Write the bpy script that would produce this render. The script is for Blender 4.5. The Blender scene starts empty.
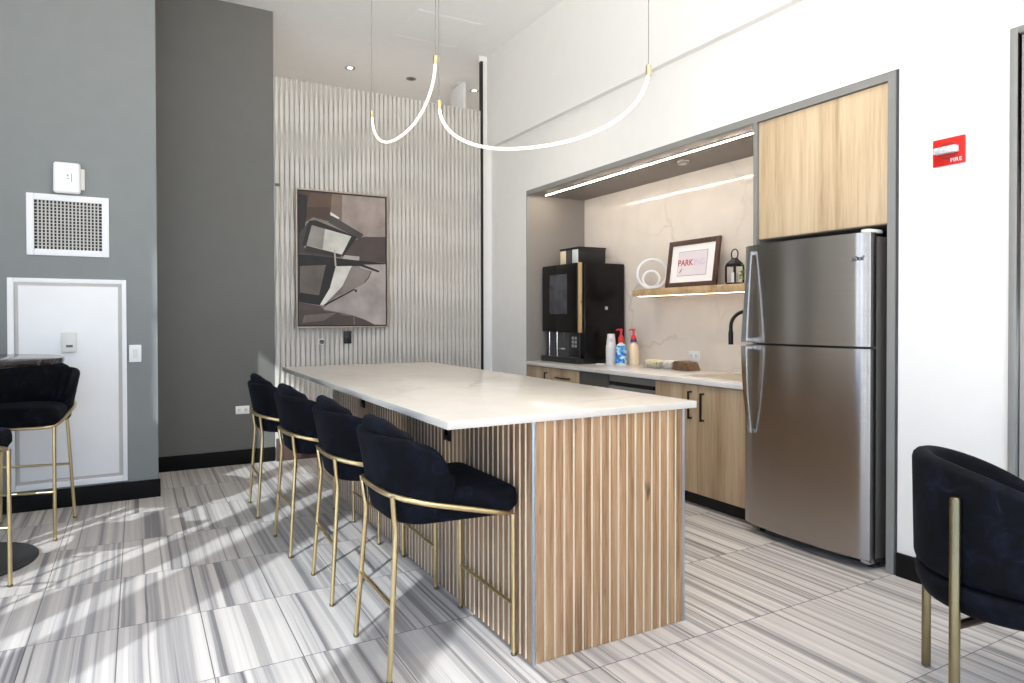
import bpy, bmesh, math, random
from mathutils import Vector, Matrix
random.seed(7)
S = bpy.context.scene
COL = S.collection
PI = math.pi

# ------------------------------------------------------------------ materials
def newmat(name):
    m = bpy.data.materials.new(name); m.use_nodes = True
    nt = m.node_tree; b = nt.nodes['Principled BSDF']
    return m, nt, b
def ND(nt, typ, ins=None, **props):
    n = nt.nodes.new(typ)
    for k, v in props.items(): setattr(n, k, v)
    for k, v in (ins or {}).items():
        s = n.inputs[k]
        if isinstance(v, bpy.types.NodeSocket): nt.links.new(v, s)
        else: s.default_value = v
    return n
def MATH(nt, op, a, b=0.0, c=0.0):
    return ND(nt, 'ShaderNodeMath', {0: a, 1: b, 2: c}, operation=op).outputs[0]
def RAMP(nt, fac, stops, interp='LINEAR'):
    n = ND(nt, 'ShaderNodeValToRGB', {'Fac': fac}); cr = n.color_ramp; cr.interpolation = interp
    while len(cr.elements) > 1: cr.elements.remove(cr.elements[-1])
    for i, (p, c) in enumerate(stops):
        e = cr.elements[0] if i == 0 else cr.elements.new(p)
        e.position = p; e.color = (*c, 1) if len(c) == 3 else c
    return n.outputs[0]
def MIX(nt, fac, a, b, blend='MIX'):
    n = ND(nt, 'ShaderNodeMix', data_type='RGBA', blend_type=blend)
    for s, v in ((n.inputs[0], fac), (n.inputs[6], a), (n.inputs[7], b)):
        if isinstance(v, bpy.types.NodeSocket): nt.links.new(v, s)
        else: s.default_value = v if not isinstance(v, tuple) else (*v[:3], 1)
    return n.outputs[2]
def objco(nt, scale=(1, 1, 1)):
    tc = ND(nt, 'ShaderNodeTexCoord')
    return ND(nt, 'ShaderNodeMapping', {'Vector': tc.outputs['Object'], 'Scale': scale}).outputs[0]
def bump(nt, b, h, strength=.2, dist=.01):
    n = ND(nt, 'ShaderNodeBump', {'Height': h, 'Strength': strength, 'Distance': dist})
    nt.links.new(n.outputs[0], b.inputs['Normal'])
def C(r, g, b): # sRGB 0-255 to linear
    f = lambda c: (c/255/12.92 if c/255 <= .04045 else ((c/255+.055)/1.055)**2.4)
    return (f(r), f(g), f(b))
def plain(name, col, rough=.5, metal=0., noise=.04, scale=8., spec=.5, bumpy=0., coat=0.):
    m, nt, b = newmat(name)
    n = ND(nt, 'ShaderNodeTexNoise', {'Vector': objco(nt), 'Scale': scale, 'Detail': 3.})
    lo = tuple(max(0, c*(1-noise)) for c in col); hi = tuple(min(1, c*(1+noise)) for c in col)
    nt.links.new(RAMP(nt, n.outputs[0], [(.3, lo), (.7, hi)]), b.inputs['Base Color'])
    b.inputs['Roughness'].default_value = rough; b.inputs['Metallic'].default_value = metal
    b.inputs['Specular IOR Level'].default_value = spec
    b.inputs['Coat Weight'].default_value = coat
    if bumpy: bump(nt, b, n.outputs[0], bumpy, .005)
    return m
def emis(name, col, strength, base=(.8, .8, .8)):
    m, nt, b = newmat(name)
    b.inputs['Base Color'].default_value = (*base, 1)
    b.inputs['Emission Color'].default_value = (*col, 1); b.inputs['Emission Strength'].default_value = strength
    return m
def wood(name, dark, mid, light, sx=9., stretch=.05, rough=.45, knots=False):
    m, nt, b = newmat(name)
    v = objco(nt, (1, 1, stretch))
    n1 = ND(nt, 'ShaderNodeTexNoise', {'Vector': v, 'Scale': sx, 'Detail': 5., 'Roughness': .6, 'Distortion': .8})
    n2 = ND(nt, 'ShaderNodeTexNoise', {'Vector': v, 'Scale': sx*9, 'Detail': 3., 'Roughness': .6})
    f = MATH(nt, 'MULTIPLY_ADD', n2.outputs[0], .35, MATH(nt, 'MULTIPLY', n1.outputs[0], .65))
    c = RAMP(nt, f, [(.33, dark), (.48, mid), (.64, light)])
    if knots:
        k = ND(nt, 'ShaderNodeTexNoise', {'Vector': objco(nt, (1, 1, .3)), 'Scale': 14., 'Detail': 2.})
        c = MIX(nt, RAMP(nt, k.outputs[0], [(.70, (0, 0, 0)), (.76, (1, 1, 1))]), c, tuple(x*.35 for x in dark))
    nt.links.new(c, b.inputs['Base Color']); b.inputs['Roughness'].default_value = rough
    bump(nt, b, f, .12, .003)
    return m
def quartz(name, base, vein, scale=1.6, rough=.12, strength=.6):
    m, nt, b = newmat(name)
    co = objco(nt)
    d = ND(nt, 'ShaderNodeTexNoise', {'Vector': co, 'Scale': scale*1.3, 'Detail': 6., 'Roughness': .6})
    va = ND(nt, 'ShaderNodeVectorMath', {0: co, 1: MIXV(nt, d.outputs[1], .55)}, operation='ADD').outputs[0]
    vo = ND(nt, 'ShaderNodeTexVoronoi', {'Vector': va, 'Scale': scale}, feature='DISTANCE_TO_EDGE')
    edge = RAMP(nt, vo.outputs[0], [(0., (1, 1, 1)), (.012, (.45,)*3), (.035, (0, 0, 0))])
    pat = ND(nt, 'ShaderNodeTexNoise', {'Vector': co, 'Scale': 1.9, 'Detail': 2.})
    msk = RAMP(nt, pat.outputs[0], [(.42, (0, 0, 0)), (.62, (1, 1, 1))])
    cl = ND(nt, 'ShaderNodeTexNoise', {'Vector': co, 'Scale': 5., 'Detail': 5.})
    basec = MIX(nt, RAMP(nt, cl.outputs[0], [(.35, (0, 0, 0)), (.7, (1, 1, 1))]), base, tuple(x*.93 for x in base))
    f = MATH(nt, 'MULTIPLY', MATH(nt, 'MULTIPLY', edge, msk), strength)
    nt.links.new(MIX(nt, f, basec, vein), b.inputs['Base Color'])
    b.inputs['Roughness'].default_value = rough
    return m
def MIXV(nt, v, s):
    return ND(nt, 'ShaderNodeVectorMath', {0: v, 'Scale': s}, operation='SCALE').outputs[0]

def floor_mat():
    m, nt, b = newmat('striped_marble_tile')
    g = ND(nt, 'ShaderNodeNewGeometry')
    sp = ND(nt, 'ShaderNodeSeparateXYZ', {0: g.outputs['Position']})
    x, y = sp.outputs[0], sp.outputs[1]
    ux = MATH(nt, 'DIVIDE', MATH(nt, 'ADD', x, .075+30.5), .305)
    uy = MATH(nt, 'DIVIDE', MATH(nt, 'ADD', y, -3.15+60.5), .605)
    ix, iy = MATH(nt, 'FLOOR', ux), MATH(nt, 'FLOOR', uy)
    fx, fy = MATH(nt, 'FRACT', ux), MATH(nt, 'FRACT', uy)
    w = ND(nt, 'ShaderNodeTexWhiteNoise', {'Vector': ND(nt, 'ShaderNodeCombineXYZ', {0: ix, 1: iy, 2: 3.}).outputs[0]}, noise_dimensions='3D')
    wx = ND(nt, 'ShaderNodeSeparateXYZ', {0: w.outputs['Color']})
    sx = MATH(nt, 'MULTIPLY_ADD', wx.outputs[0], 41., MATH(nt, 'MULTIPLY', fx, .305))
    wob = ND(nt, 'ShaderNodeTexNoise', {'Vector': g.outputs['Position'], 'Scale': 2.2, 'Detail': 1.}).outputs[0]
    sx = MATH(nt, 'MULTIPLY_ADD', wob, .012, sx)
    def nz(scale, detail, ystr, off):
        v = ND(nt, 'ShaderNodeCombineXYZ', {0: sx, 1: MATH(nt, 'MULTIPLY_ADD', y, ystr, MATH(nt, 'MULTIPLY', wx.outputs[1], 9.)), 2: off}).outputs[0]
        return ND(nt, 'ShaderNodeTexNoise', {'Vector': v, 'Scale': scale, 'Detail': detail, 'Roughness': .5}).outputs[0]
    a = nz(17., 2., .006, 0.); c = nz(70., 1., .003, 5.); d = nz(30., 0., .004, 11.); e2 = nz(48., 0., .003, 17.)
    t = MATH(nt, 'MULTIPLY_ADD', c, .22, MATH(nt, 'MULTIPLY', a, .78))
    col = RAMP(nt, t, [(.34, C(134, 131, 132)), (.41, C(160, 156, 155)), (.46, C(178, 173, 171)), (.51, C(192, 186, 182)), (.62, C(203, 197, 192))])
    dk = RAMP(nt, d, [(.615, (0, 0, 0)), (.645, (1, 1, 1))])
    col = MIX(nt, MATH(nt, 'MULTIPLY', dk, .42), col, C(112, 109, 111))
    dk2 = RAMP(nt, e2, [(.655, (0, 0, 0)), (.68, (1, 1, 1))])
    col = MIX(nt, MATH(nt, 'MULTIPLY', dk2, .55), col, C(84, 82, 85))
    lt = RAMP(nt, nz(36., 0., .004, 23.), [(.60, (0, 0, 0)), (.66, (1, 1, 1))])
    col = MIX(nt, MATH(nt, 'MULTIPLY', lt, .6), col, C(209, 204, 200))
    ex = MATH(nt, 'MULTIPLY', MATH(nt, 'MINIMUM', fx, MATH(nt, 'SUBTRACT', 1., fx)), .305)
    ey = MATH(nt, 'MULTIPLY', MATH(nt, 'MINIMUM', fy, MATH(nt, 'SUBTRACT', 1., fy)), .605)
    e = MATH(nt, 'LESS_THAN', MATH(nt, 'MINIMUM', ex, ey), .0019)
    col = MIX(nt, MATH(nt, 'MULTIPLY', e, .9), col, C(84, 82, 82))
    nt.links.new(col, b.inputs['Base Color'])
    b.inputs['Roughness'].default_value = .42; b.inputs['Specular IOR Level'].default_value = .35
    return m
def velvet():
    m, nt, b = newmat('navy_velvet')
    n = ND(nt, 'ShaderNodeTexNoise', {'Vector': objco(nt), 'Scale': 13., 'Detail': 6., 'Roughness': .68, 'Distortion': .8})
    nt.links.new(RAMP(nt, n.outputs[0], [(.36, (.0010, .0012, .0020)), (.5, (.0018, .0024, .0046)), (.60, (.004, .0054, .011)), (.72, (.012, .016, .030))]), b.inputs['Base Color'])
    b.inputs['Roughness'].default_value = .85; b.inputs['Specular IOR Level'].default_value = .15
    b.inputs['Sheen Weight'].default_value = .022; b.inputs['Sheen Roughness'].default_value = .35
    b.inputs['Sheen Tint'].default_value = (.25, .36, .7, 1)
    bump(nt, b, n.outputs[0], .15, .01)
    return m
def steel():
    m, nt, b = newmat('brushed_stainless')
    n = ND(nt, 'ShaderNodeTexNoise', {'Vector': objco(nt, (1, 1, 40)), 'Scale': 2., 'Detail': 2.})
    nt.links.new(RAMP(nt, n.outputs[0], [(.3, (.40, .38, .36)), (.7, (.42, .40, .38))]), b.inputs['Base Color'])
    b.inputs['Metallic'].default_value = 1.
    b.inputs['Roughness'].default_value = .27
    b.inputs['Anisotropic'].default_value = .9
    b.inputs['Anisotropic Rotation'].default_value = .25
    return m

M = {}
M['floor'] = floor_mat()
M['white_wall'] = plain('white_wall_paint', C(235, 233, 228), .7, noise=.01)
M['ceiling'] = plain('ceiling_paint', C(247, 247, 246), .8, noise=.01)
M['grey_wall'] = plain('grey_wall_paint', C(128, 131, 130), .6, noise=.02)
M['shaded_wall'] = plain('shaded_grey_paint', C(104, 103, 98), .6, noise=.02)  # the nook's shade is put into this darker grey
M['base'] = plain('black_baseboard', C(11, 9, 9), .75, spec=.25)
M['accent'] = plain('fluted_plaster', C(200, 195, 187), .6, noise=.05, scale=5.)
M['white'] = plain('white_paint', C(240, 240, 240), .45, noise=.01)
M['off_white'] = plain('off_white_plastic', C(226, 224, 216), .45, noise=.01)
M['grey_gap'] = plain('grey_reveal', C(196, 193, 188), .6)
M['dark_gap'] = plain('dark_recess', C(30, 29, 28), .7)
M['frame_grey'] = plain('grey_laminate_trim', C(138, 137, 133), .45, noise=.02)
M['niche_grey'] = plain('taupe_laminate', C(142, 134, 127), .5, noise=.02)
M['black'] = plain('black_plastic', C(22, 21, 21), .4)
M['black_gloss'] = plain('black_gloss', C(9, 8, 8), .22, spec=.25)
M['black_metal'] = plain('black_metal', C(24, 23, 22), .35, metal=.3)
M['brass'] = plain('satin_brass', (.66, .52, .28), .3, metal=1., noise=.05)
M['aged_brass'] = plain('aged_brass', (.25, .20, .11), .32, metal=1., noise=.08)
M['gold'] = plain('gold_cap', (.78, .63, .36), .25, metal=1.)
M['bronze'] = plain('dark_bronze', (.08, .05, .03), .4, metal=.8)
M['alu'] = plain('aluminium', C(176, 182, 190), .35, metal=.7)
M['chrome'] = plain('chrome', (.7, .7, .7), .12, metal=1.)
M['handle_steel'] = plain('handle_steel', (.62, .62, .62), .2, metal=1.)
M['steel'] = steel()
M['dark_steel'] = plain('dark_steel', (.10, .10, .105), .4, metal=.6)
M['fridge_side'] = plain('fridge_side_paint', C(88, 84, 80), .4)
M['velvet'] = velvet()
M['oak_slat'] = wood('oak_slat', C(98, 69, 43), C(158, 121, 85), C(190, 154, 116), 16., .04, knots=True)
M['slat_groove'] = plain('cream_groove', C(238, 226, 206), .6)
M['oak'] = wood('pale_oak', C(168, 142, 110), C(202, 177, 142), C(220, 197, 164), 7., .05)
M['oak_front'] = wood('grey_oak', C(136, 112, 86), C(172, 148, 118), C(190, 168, 138), 8., .05)
M['oak_shelf'] = wood('shelf_oak', C(150, 122, 88), C(190, 160, 120), C(206, 180, 142), 8., .6)
M['quartz'] = quartz('white_quartz', C(210, 203, 193), C(160, 152, 142), 1.3, .17, .5)
M['quartz_white'] = quartz('bright_quartz', C(232, 228, 222), C(178, 170, 162), 1.6, .15, .35)
M['splash'] = quartz('marble_splash', C(232, 222, 210), C(170, 156, 142), 1.5, .07, .42)
M['marble_black'] = quartz('black_marble', C(34, 32, 32), C(170, 165, 160), 2.5, .12, .6)
M['table_black'] = plain('black_powder_coat', C(38, 37, 38), .5)
M['led'] = emis('warm_led', (1., .87, .72), 150.)
M['shelf_led'] = emis('shelf_led', (1., .80, .58), 16.)
M['pend_led'] = emis('pendant_led', (1., .87, .66), 2.3)
M['lamp'] = emis('downlight_lens', (1., .84, .62), 14.)
M['cable'] = plain('grey_cable', C(128, 126, 122), .5)
M['brown_wood'] = wood('walnut_frame', C(52, 34, 27), C(76, 52, 42), C(96, 68, 56), 20., .3)
M['paper'] = plain('white_paper', C(244, 240, 238), .6, noise=.01)
M['print'] = plain('pale_pink_paper', C(228, 218, 222), .6, noise=.02)
M['print_edge'] = plain('print_edge_grey', C(120, 110, 112), .6)
M['red_ink'] = plain('red_ink', C(178, 62, 52), .6)
M['pale_ink'] = plain('lilac_ink', C(214, 196, 216), .6)
M['black_ink'] = plain('black_ink', C(30, 28, 30), .6)
M['red'] = plain('signal_red', C(206, 36, 26), .45, spec=.3)
M['red_pump'] = plain('red_pump', C(214, 40, 44), .3)
M['purple'] = plain('purple_collar', C(92, 40, 120), .4)
M['glass'] = plain('clear_plastic', C(235, 235, 232), .1)
M['cream'] = plain('cream_plastic', C(240, 218, 184), .35, noise=.03)
M['leaf'] = plain('green_leaf', C(92, 150, 40), .5, noise=.3, scale=30.)
M['pot'] = plain('white_pot', C(222, 226, 224), .4)
M['wicker'] = wood('wicker', C(64, 46, 32), C(112, 84, 58), C(150, 120, 88), 60., .9)
M['packet'] = plain('packet_yellow', C(244, 232, 186), .5, noise=.1, scale=40.)
M['packet_white'] = plain('packet_white', C(240, 234, 226), .5, noise=.1, scale=40.)
M['strobe'] = plain('strobe_lens', C(206, 206, 212), .2, noise=.3, scale=70.)
M['red_dark'] = plain('dark_red', C(172, 34, 28), .4)
M['screen'] = plain('dim_screen', C(64, 66, 72), .2, noise=.3, scale=12.)
M['green_lcd'] = plain('green_lcd', C(70, 100, 86), .3)
M['tan'] = plain('gold_trim_panel', C(196, 164, 118), .35, metal=.2)
M['light_grey'] = plain('light_grey_text', C(160, 160, 160), .4)
def blue_label():
    m, nt, b = newmat('blue_label')
    n = ND(nt, 'ShaderNodeTexNoise', {'Vector': objco(nt), 'Scale': 28., 'Detail': 3.})
    nt.links.new(RAMP(nt, n.outputs[0], [(.38, C(24, 84, 196)), (.5, C(60, 150, 220)), (.6, C(170, 214, 236)), (.66, C(230, 240, 244))]), b.inputs['Base Color'])
    b.inputs['Roughness'].default_value = .3
    return m
M['blue_label'] = blue_label()

# ------------------------------------------------------------------ mesh helpers
def BM(): return bmesh.new()
def smooth(e0, e1, x):
    t = min(1, max(0, (x-e0)/(e1-e0))); return t*t*(3-2*t)
def merge(dst, src):
    me = bpy.data.meshes.new('t'); src.to_mesh(me); dst.from_mesh(me); bpy.data.meshes.remove(me); src.free()
def box(bm, x0, x1, y0, y1, z0, z1, bev=0., seg=2, mi=0):
    t = BM(); bmesh.ops.create_cube(t, size=1.)
    for v in t.verts:
        v.co = Vector((x0+(v.co.x+.5)*(x1-x0), y0+(v.co.y+.5)*(y1-y0), z0+(v.co.z+.5)*(z1-z0)))
    if bev > 0: bmesh.ops.bevel(t, geom=t.edges[:], offset=bev, segments=seg, affect='EDGES', profile=.5)
    for f in t.faces: f.material_index = mi
    merge(bm, t); return bm
def tube(bm, pts, r, seg=12, closed=False, mi=0, cap=True):
    pts = [Vector(p) for p in pts]; n = len(pts)
    rad = r if isinstance(r, (list, tuple)) else [r]*n
    tans = []
    for i in range(n):
        a = pts[(i-1) % n] if (closed or i > 0) else pts[i]
        b = pts[(i+1) % n] if (closed or i < n-1) else pts[i]
        tans.append((b-a).normalized())
    up = Vector((0, 0, 1)) if abs(tans[0].z) < .9 else Vector((1, 0, 0))
    nrm = tans[0].cross(up).normalized(); rings = []
    for i in range(n):
        if i: nrm = (tans[i-1].rotation_difference(tans[i]) @ nrm)
        nrm = (nrm - tans[i]*nrm.dot(tans[i])).normalized()
        bi = tans[i].cross(nrm)
        rings.append([bm.verts.new(pts[i]+(nrm*math.cos(2*PI*k/seg)+bi*math.sin(2*PI*k/seg))*rad[i]) for k in range(seg)])
    for i in range(n if closed else n-1):
        A, B = rings[i], rings[(i+1) % n]
        for k in range(seg):
            f = bm.faces.new((A[k], A[(k+1) % seg], B[(k+1) % seg], B[k])); f.material_index = mi
    if not closed and cap:
        for R_ in (rings[0], rings[-1]):
            f = bm.faces.new(R_); f.material_index = mi
    return bm
def lathe(bm, prof, c=(0, 0), seg=32, mi=0):
    rings = []
    for r, z in prof:
        if r < 1e-5: rings.append([bm.verts.new((c[0], c[1], z))])
        else: rings.append([bm.verts.new((c[0]+r*math.cos(2*PI*k/seg), c[1]+r*math.sin(2*PI*k/seg), z)) for k in range(seg)])
    for A, B in zip(rings, rings[1:]):
        for k in range(seg):
            a0, a1 = A[k % len(A)], A[(k+1) % len(A)]; b0, b1 = B[k % len(B)], B[(k+1) % len(B)]
            vs = []
            for v in (a0, a1, b1, b0):
                if v not in vs: vs.append(v)
            if len(vs) > 2: f = bm.faces.new(vs); f.material_index = mi
    return bm
def ring(bm, c, R, r, axis='x', seg=48, s2=10):
    pts = []
    for k in range(seg):
        a = 2*PI*k/seg
        pts.append((c[0], c[1]+R*math.cos(a), c[2]+R*math.sin(a)) if axis == 'x' else (c[0]+R*math.cos(a), c[1], c[2]+R*math.sin(a)))
    return tube(bm, pts, r, s2, closed=True)
def prism(bm, poly, axis, a, b, mi=0):
    # poly: 2-D points; axis 'z': (x,y), 'y': (x,z), 'x': (y,z); extruded from a to b
    mk = {'z': lambda p, t: (p[0], p[1], t), 'y': lambda p, t: (p[0], t, p[1]), 'x': lambda p, t: (t, p[0], p[1])}[axis]
    A = [bm.verts.new(mk(p, a)) for p in poly]; B = [bm.verts.new(mk(p, b)) for p in poly]
    fs = [bm.faces.new(A), bm.faces.new(B[::-1])]
    for i in range(len(poly)):
        j = (i+1) % len(poly); fs.append(bm.faces.new((A[i], B[i], B[j], A[j])))
    for f in fs: f.material_index = mi
    return bm
ORG = {}
def obj(name, bm, mats, parent=None, kind=None, angle=40, sub=0, local=False):
    bmesh.ops.remove_doubles(bm, verts=bm.verts[:], dist=1e-6)
    bmesh.ops.recalc_face_normals(bm, faces=bm.faces[:])
    o_ = Vector((0, 0, 0))
    if parent is not None: o_ = ORG.get(parent.name, Vector((0, 0, 0)))
    if not local:
        for v in bm.verts: v.co -= o_
    me = bpy.data.meshes.new(name); bm.to_mesh(me); bm.free()
    for m in (mats if isinstance(mats, (list, tuple)) else [mats]):
        me.materials.append(M[m] if isinstance(m, str) else m)
    for p in me.polygons: p.use_smooth = True
    me.set_sharp_from_angle(angle=math.radians(angle))
    o = bpy.data.objects.new(name, me); COL.objects.link(o)
    if parent is not None: o.parent = parent
    ORG[o.name] = o_.copy() if not local else Vector((0, 0, 0))
    if sub:
        md = o.modifiers.new('subd', 'SUBSURF'); md.levels = sub; md.render_levels = sub
    if kind: o['kind'] = kind
    return o
def thing(name, label, cat, loc=(0, 0, 0), rz=0., group=None):
    o = bpy.data.objects.new(name, None); COL.objects.link(o); o.empty_display_size = .1
    o.location = loc; o.rotation_euler = (0, 0, rz)
    o['label'] = label; o['category'] = cat
    if group: o['group'] = group
    ORG[o.name] = Vector(loc)
    return o
def tag(o, label, cat, group=None):
    o['label'] = label; o['category'] = cat
    if group: o['group'] = group
    return o
def single(name, bm, mats, label, cat, loc, group=None, **kw):
    """a thing that is one mesh, its origin at its base"""
    for v in bm.verts: v.co -= Vector(loc)
    o = obj(name, bm, mats, None, **kw); o.location = loc; ORG[o.name] = Vector(loc)
    return tag(o, label, cat, group)
def struct(name, bm, mats, parent=None, **kw):
    return obj(name, bm, mats, parent, kind='structure', **kw)
def copy_tree(o, parent=None):
    c = o.copy(); COL.objects.link(c)
    if parent is not None: c.parent = parent
    for ch in list(o.children): copy_tree(ch, c)
    return c
def text_bm(s, size, mat4, depth=.0012, shear=0., spacing=1., bold=.016):
    cu = bpy.data.curves.new('txt', 'FONT'); cu.body = s; cu.size = size; cu.extrude = depth
    cu.align_x = 'CENTER'; cu.align_y = 'CENTER'; cu.shear = shear; cu.offset = size*bold; cu.space_character = spacing
    to = bpy.data.objects.new('txt', cu); COL.objects.link(to)
    dg = bpy.context.evaluated_depsgraph_get(); dg.update()
    me = bpy.data.meshes.new_from_object(to.evaluated_get(dg))
    bm = BM(); bm.from_mesh(me); bmesh.ops.transform(bm, matrix=mat4, verts=bm.verts[:])
    bpy.data.objects.remove(to); bpy.data.curves.remove(cu); bpy.data.meshes.remove(me)
    return bm
# text on a wall that faces -X: reading direction is -Y, up is +Z, outwards is -X
def face_mx(x, y, z): return Matrix(((0, 0, -1, x), (-1, 0, 0, y), (0, 1, 0, z), (0, 0, 0, 1)))

# ------------------------------------------------------------------ camera
cam = bpy.data.cameras.new('camera'); co = bpy.data.objects.new('camera', cam); COL.objects.link(co)
yaw, pit, rol = (math.radians(a) for a in (29.290, -.6379, -.0974))
fwd = Vector((math.sin(yaw)*math.cos(pit), math.cos(yaw)*math.cos(pit), math.sin(pit)))
rgt = Vector((math.cos(yaw), -math.sin(yaw), 0)); up = rgt.cross(fwd)
r2 = rgt*math.cos(rol)+up*math.sin(rol); u2 = up*math.cos(rol)-rgt*math.sin(rol)
mx = Matrix((r2, u2, -fwd)).transposed().to_4x4(); mx.translation = (0, 0, 1.26)
co.matrix_world = mx
cam.sensor_width = 36.; cam.lens = 668.69/1024*36; cam.shift_y = -15.64/1024; cam.clip_start = .05
S.camera = co

# ------------------------------------------------------------------ room shell
XW = 3.234     # right wall face
CZ = 3.97      # ceiling
XL = -2.0      # window wall on the left
YB = -3.4      # unseen wall behind the camera, openings added for frontal light
struct('floor', box(BM(), XL-.2, 6.4, YB-.2, 9.8, -.12, 0), 'floor')
struct('ceiling', box(BM(), XL-.2, 6.4, YB-.2, 9.8, CZ, CZ+.12), 'ceiling')
b = BM(); box(b, XL, .127, 5.367, 6.34, 0, CZ)
struct('wall_left', b, 'grey_wall')
struct('wall_back', box(BM(), .127, 1.065, 6.2, 6.34, 0, CZ), 'shaded_wall')
struct('wall_far', box(BM(), -2.2, 6.4, 9.6, 9.8, 0, CZ), 'white_wall')
struct('wall_corridor_side', box(BM(), 6.2, 6.4, 6.2, 9.6, 0, CZ), 'white_wall')
struct('wall_corridor_end', box(BM(), -2.2, -2.0, 6.34, 9.6, 0, CZ), 'white_wall')
# right wall: lower face with the kitchen niche and a door opening, upper face standing 5 cm proud
NY0, NY1, NZ = 1.92, 5.47, 2.468
b = BM()
box(b, XW, 4.05, NY1, 6.2, 0, 3.02); box(b, XW, 4.05, 1.44, NY0, 0, 3.02)
box(b, XW, 4.05, NY0, NY1, NZ, 3.02); box(b, XW, 4.05, .35, 1.44, 2.475, 3.02); box(b, XW, 4.05, YB, .35, 0, 3.02)
box(b, XW-.05, 4.05, YB, 6.2, 3.02, CZ)
struct('wall_right', b, 'white_wall')
b = BM(); box(b, 3.119, 6.2, 6.2, 6.235, 0, CZ); box(b, 3.095, 3.119, 6.2, 6.225, 3.90, CZ)
struct('wall_end', b, 'white_wall')
struct('trim_1', box(BM(), 3.095, 3.119, 6.160, 6.1995, 0, 3.90), 'black')
b = BM(); box(b, 3.93, 4.05, NY0, NY1, 0, NZ)
struct('wall_niche_back', b, 'niche_grey')
# baseboards
struct('baseboard_left', box(BM(), XL, .139, 5.353, 5.369, 0, .125, .003), 'base')
struct('baseboard_back', box(BM(), .127, 1.063, 6.186, 6.202, 0, .125, .003), 'base')
b = BM(); box(b, XW-.014, XW+.002, 1.47, NY0-.001, 0, .115, .003); box(b, XW-.014, XW+.002, YB, .32, 0, .115, .003); box(b, XW-.014, XW+.002, NY1+.002, 6.2, 0, .115, .003)
struct('baseboard_right', b, 'base')
# fluted accent partition (free top edge at 3.41 m, ceiling runs on behind it)
def fluted_wall():
    bm = BM(); x0, x1, z0, z1 = 1.065, 3.093, 0., 3.395
    pitch = .0435; nx = int((x1-x0)/pitch*12); nz = 120; V = []
    for j in range(nz+1):
        z = z0+(z1-z0)*j/nz; row = []
        for i in range(nx+1):
            x = x0+(x1-x0)*i/nx; u = (x-x0)/pitch
            amp = .5+.5*math.sin(2*PI*(z/.55)+.9*math.sin(x*1.9)+.5*math.sin(x*5.1))
            dd = abs(u-round(u)); w_ = .10+.36*amp
            y = 6.203-.034*smooth(0, w_, dd)
            row.append(bm.verts.new((x, y, z)))
        V.append(row)
    for j in range(nz):
        for i in range(nx): bm.faces.new((V[j][i], V[j][i+1], V[j+1][i+1], V[j+1][i]))
    box(bm, x0, x1, 6.2, 6.34, z0, z1-.004)
    return bm
struct('wall_accent', fluted_wall(), 'accent', angle=80)
struct('baseboard_accent', box(BM(), 1.066, 3.093, 6.150, 6.168, 0, .2, .003), plain('brown_baseboard', C(78, 58, 50), .6))
# niche lining, metal trim and divider
b = BM(); box(b, XW+.02, 3.93, 5.452, NY1, 0, NZ); box(b, XW+.02, 3.93, NY0, 5.452, 2.43, NZ)
box(b, XW+.02, 3.93, NY0, 1.968, 0, 2.43); box(b, XW+.02, 3.93, 2.768, 2.79, 0, 2.43)
struct('wall_niche_lining', b, 'niche_grey')
b = BM(); t0 = XW-.012; t1 = XW+.02
box(b, t0, t1, NY0+.012, NY1-.004, 2.424, NZ-.006); box(b, t0, t1, 5.454, NY1-.004, 0, 2.4239)
box(b, t0, t1, NY0+.012, 1.970, 0, 2.4239); box(b, t0, t1, 2.767, 2.790, 0, 2.4239)
struct('trim_2', b, 'frame_grey')
b = BM(); box(b, XW-.004, t1-.001, NY0+.001, NY0+.0119, 0, NZ-.0062); box(b, XW-.004, t1-.001, NY0+.001, NY1-.0005, NZ-.0059, NZ-.0005); box(b, XW-.004, t1-.001, NY1-.0039, NY1-.0005, 0, NZ-.0062)
struct('trim_3', b, 'dark_steel')
struct('wall_backsplash', box(BM(), 3.887, 3.93, 2.79, 5.452, .85, 2.43), 'splash')
# grey door opening on the far right
b = BM()
box(b, XW-.012, XW+.10, 1.415, 1.444, 0, 2.478, .002); box(b, XW-.012, XW+.10, .35, 1.415, 2.45, 2.478, .002); box(b, XW-.012, XW+.10, .35, .38, 0, 2.45, .002)
d = struct('door_2', b, 'frame_grey')
struct('door_leaf', box(BM(), XW+.006, XW+.051, .381, 1.408, .008, 2.444, .002), plain('door_grey_paint', C(172, 168, 164), .45), d)
# white access door in the left wall
b = BM(); a0, a1, c0, c1 = -.73, -.063, .138, 1.53
box(b, a0, a0+.036, 5.352, 5.368, c0, c1, .002); box(b, a1-.028, a1, 5.352, 5.368, c0, c1, .002)
box(b, a0+.036, a1-.028, 5.352, 5.368, c1-.03, c1, .002); box(b, a0+.036, a1-.028, 5.352, 5.368, c0, c0+.038, .002)
d = struct('door_1', b, 'white')
struct('door_reveal', box(BM(), a0+.036, a1-.028, 5.362, 5.3675, c0+.038, c1-.03), 'grey_gap', d)
struct('door_panel', box(BM(), a0+.058, a1-.05, 5.354, 5.3665, c0+.06, c1-.05, .002), 'white', d)
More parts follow.
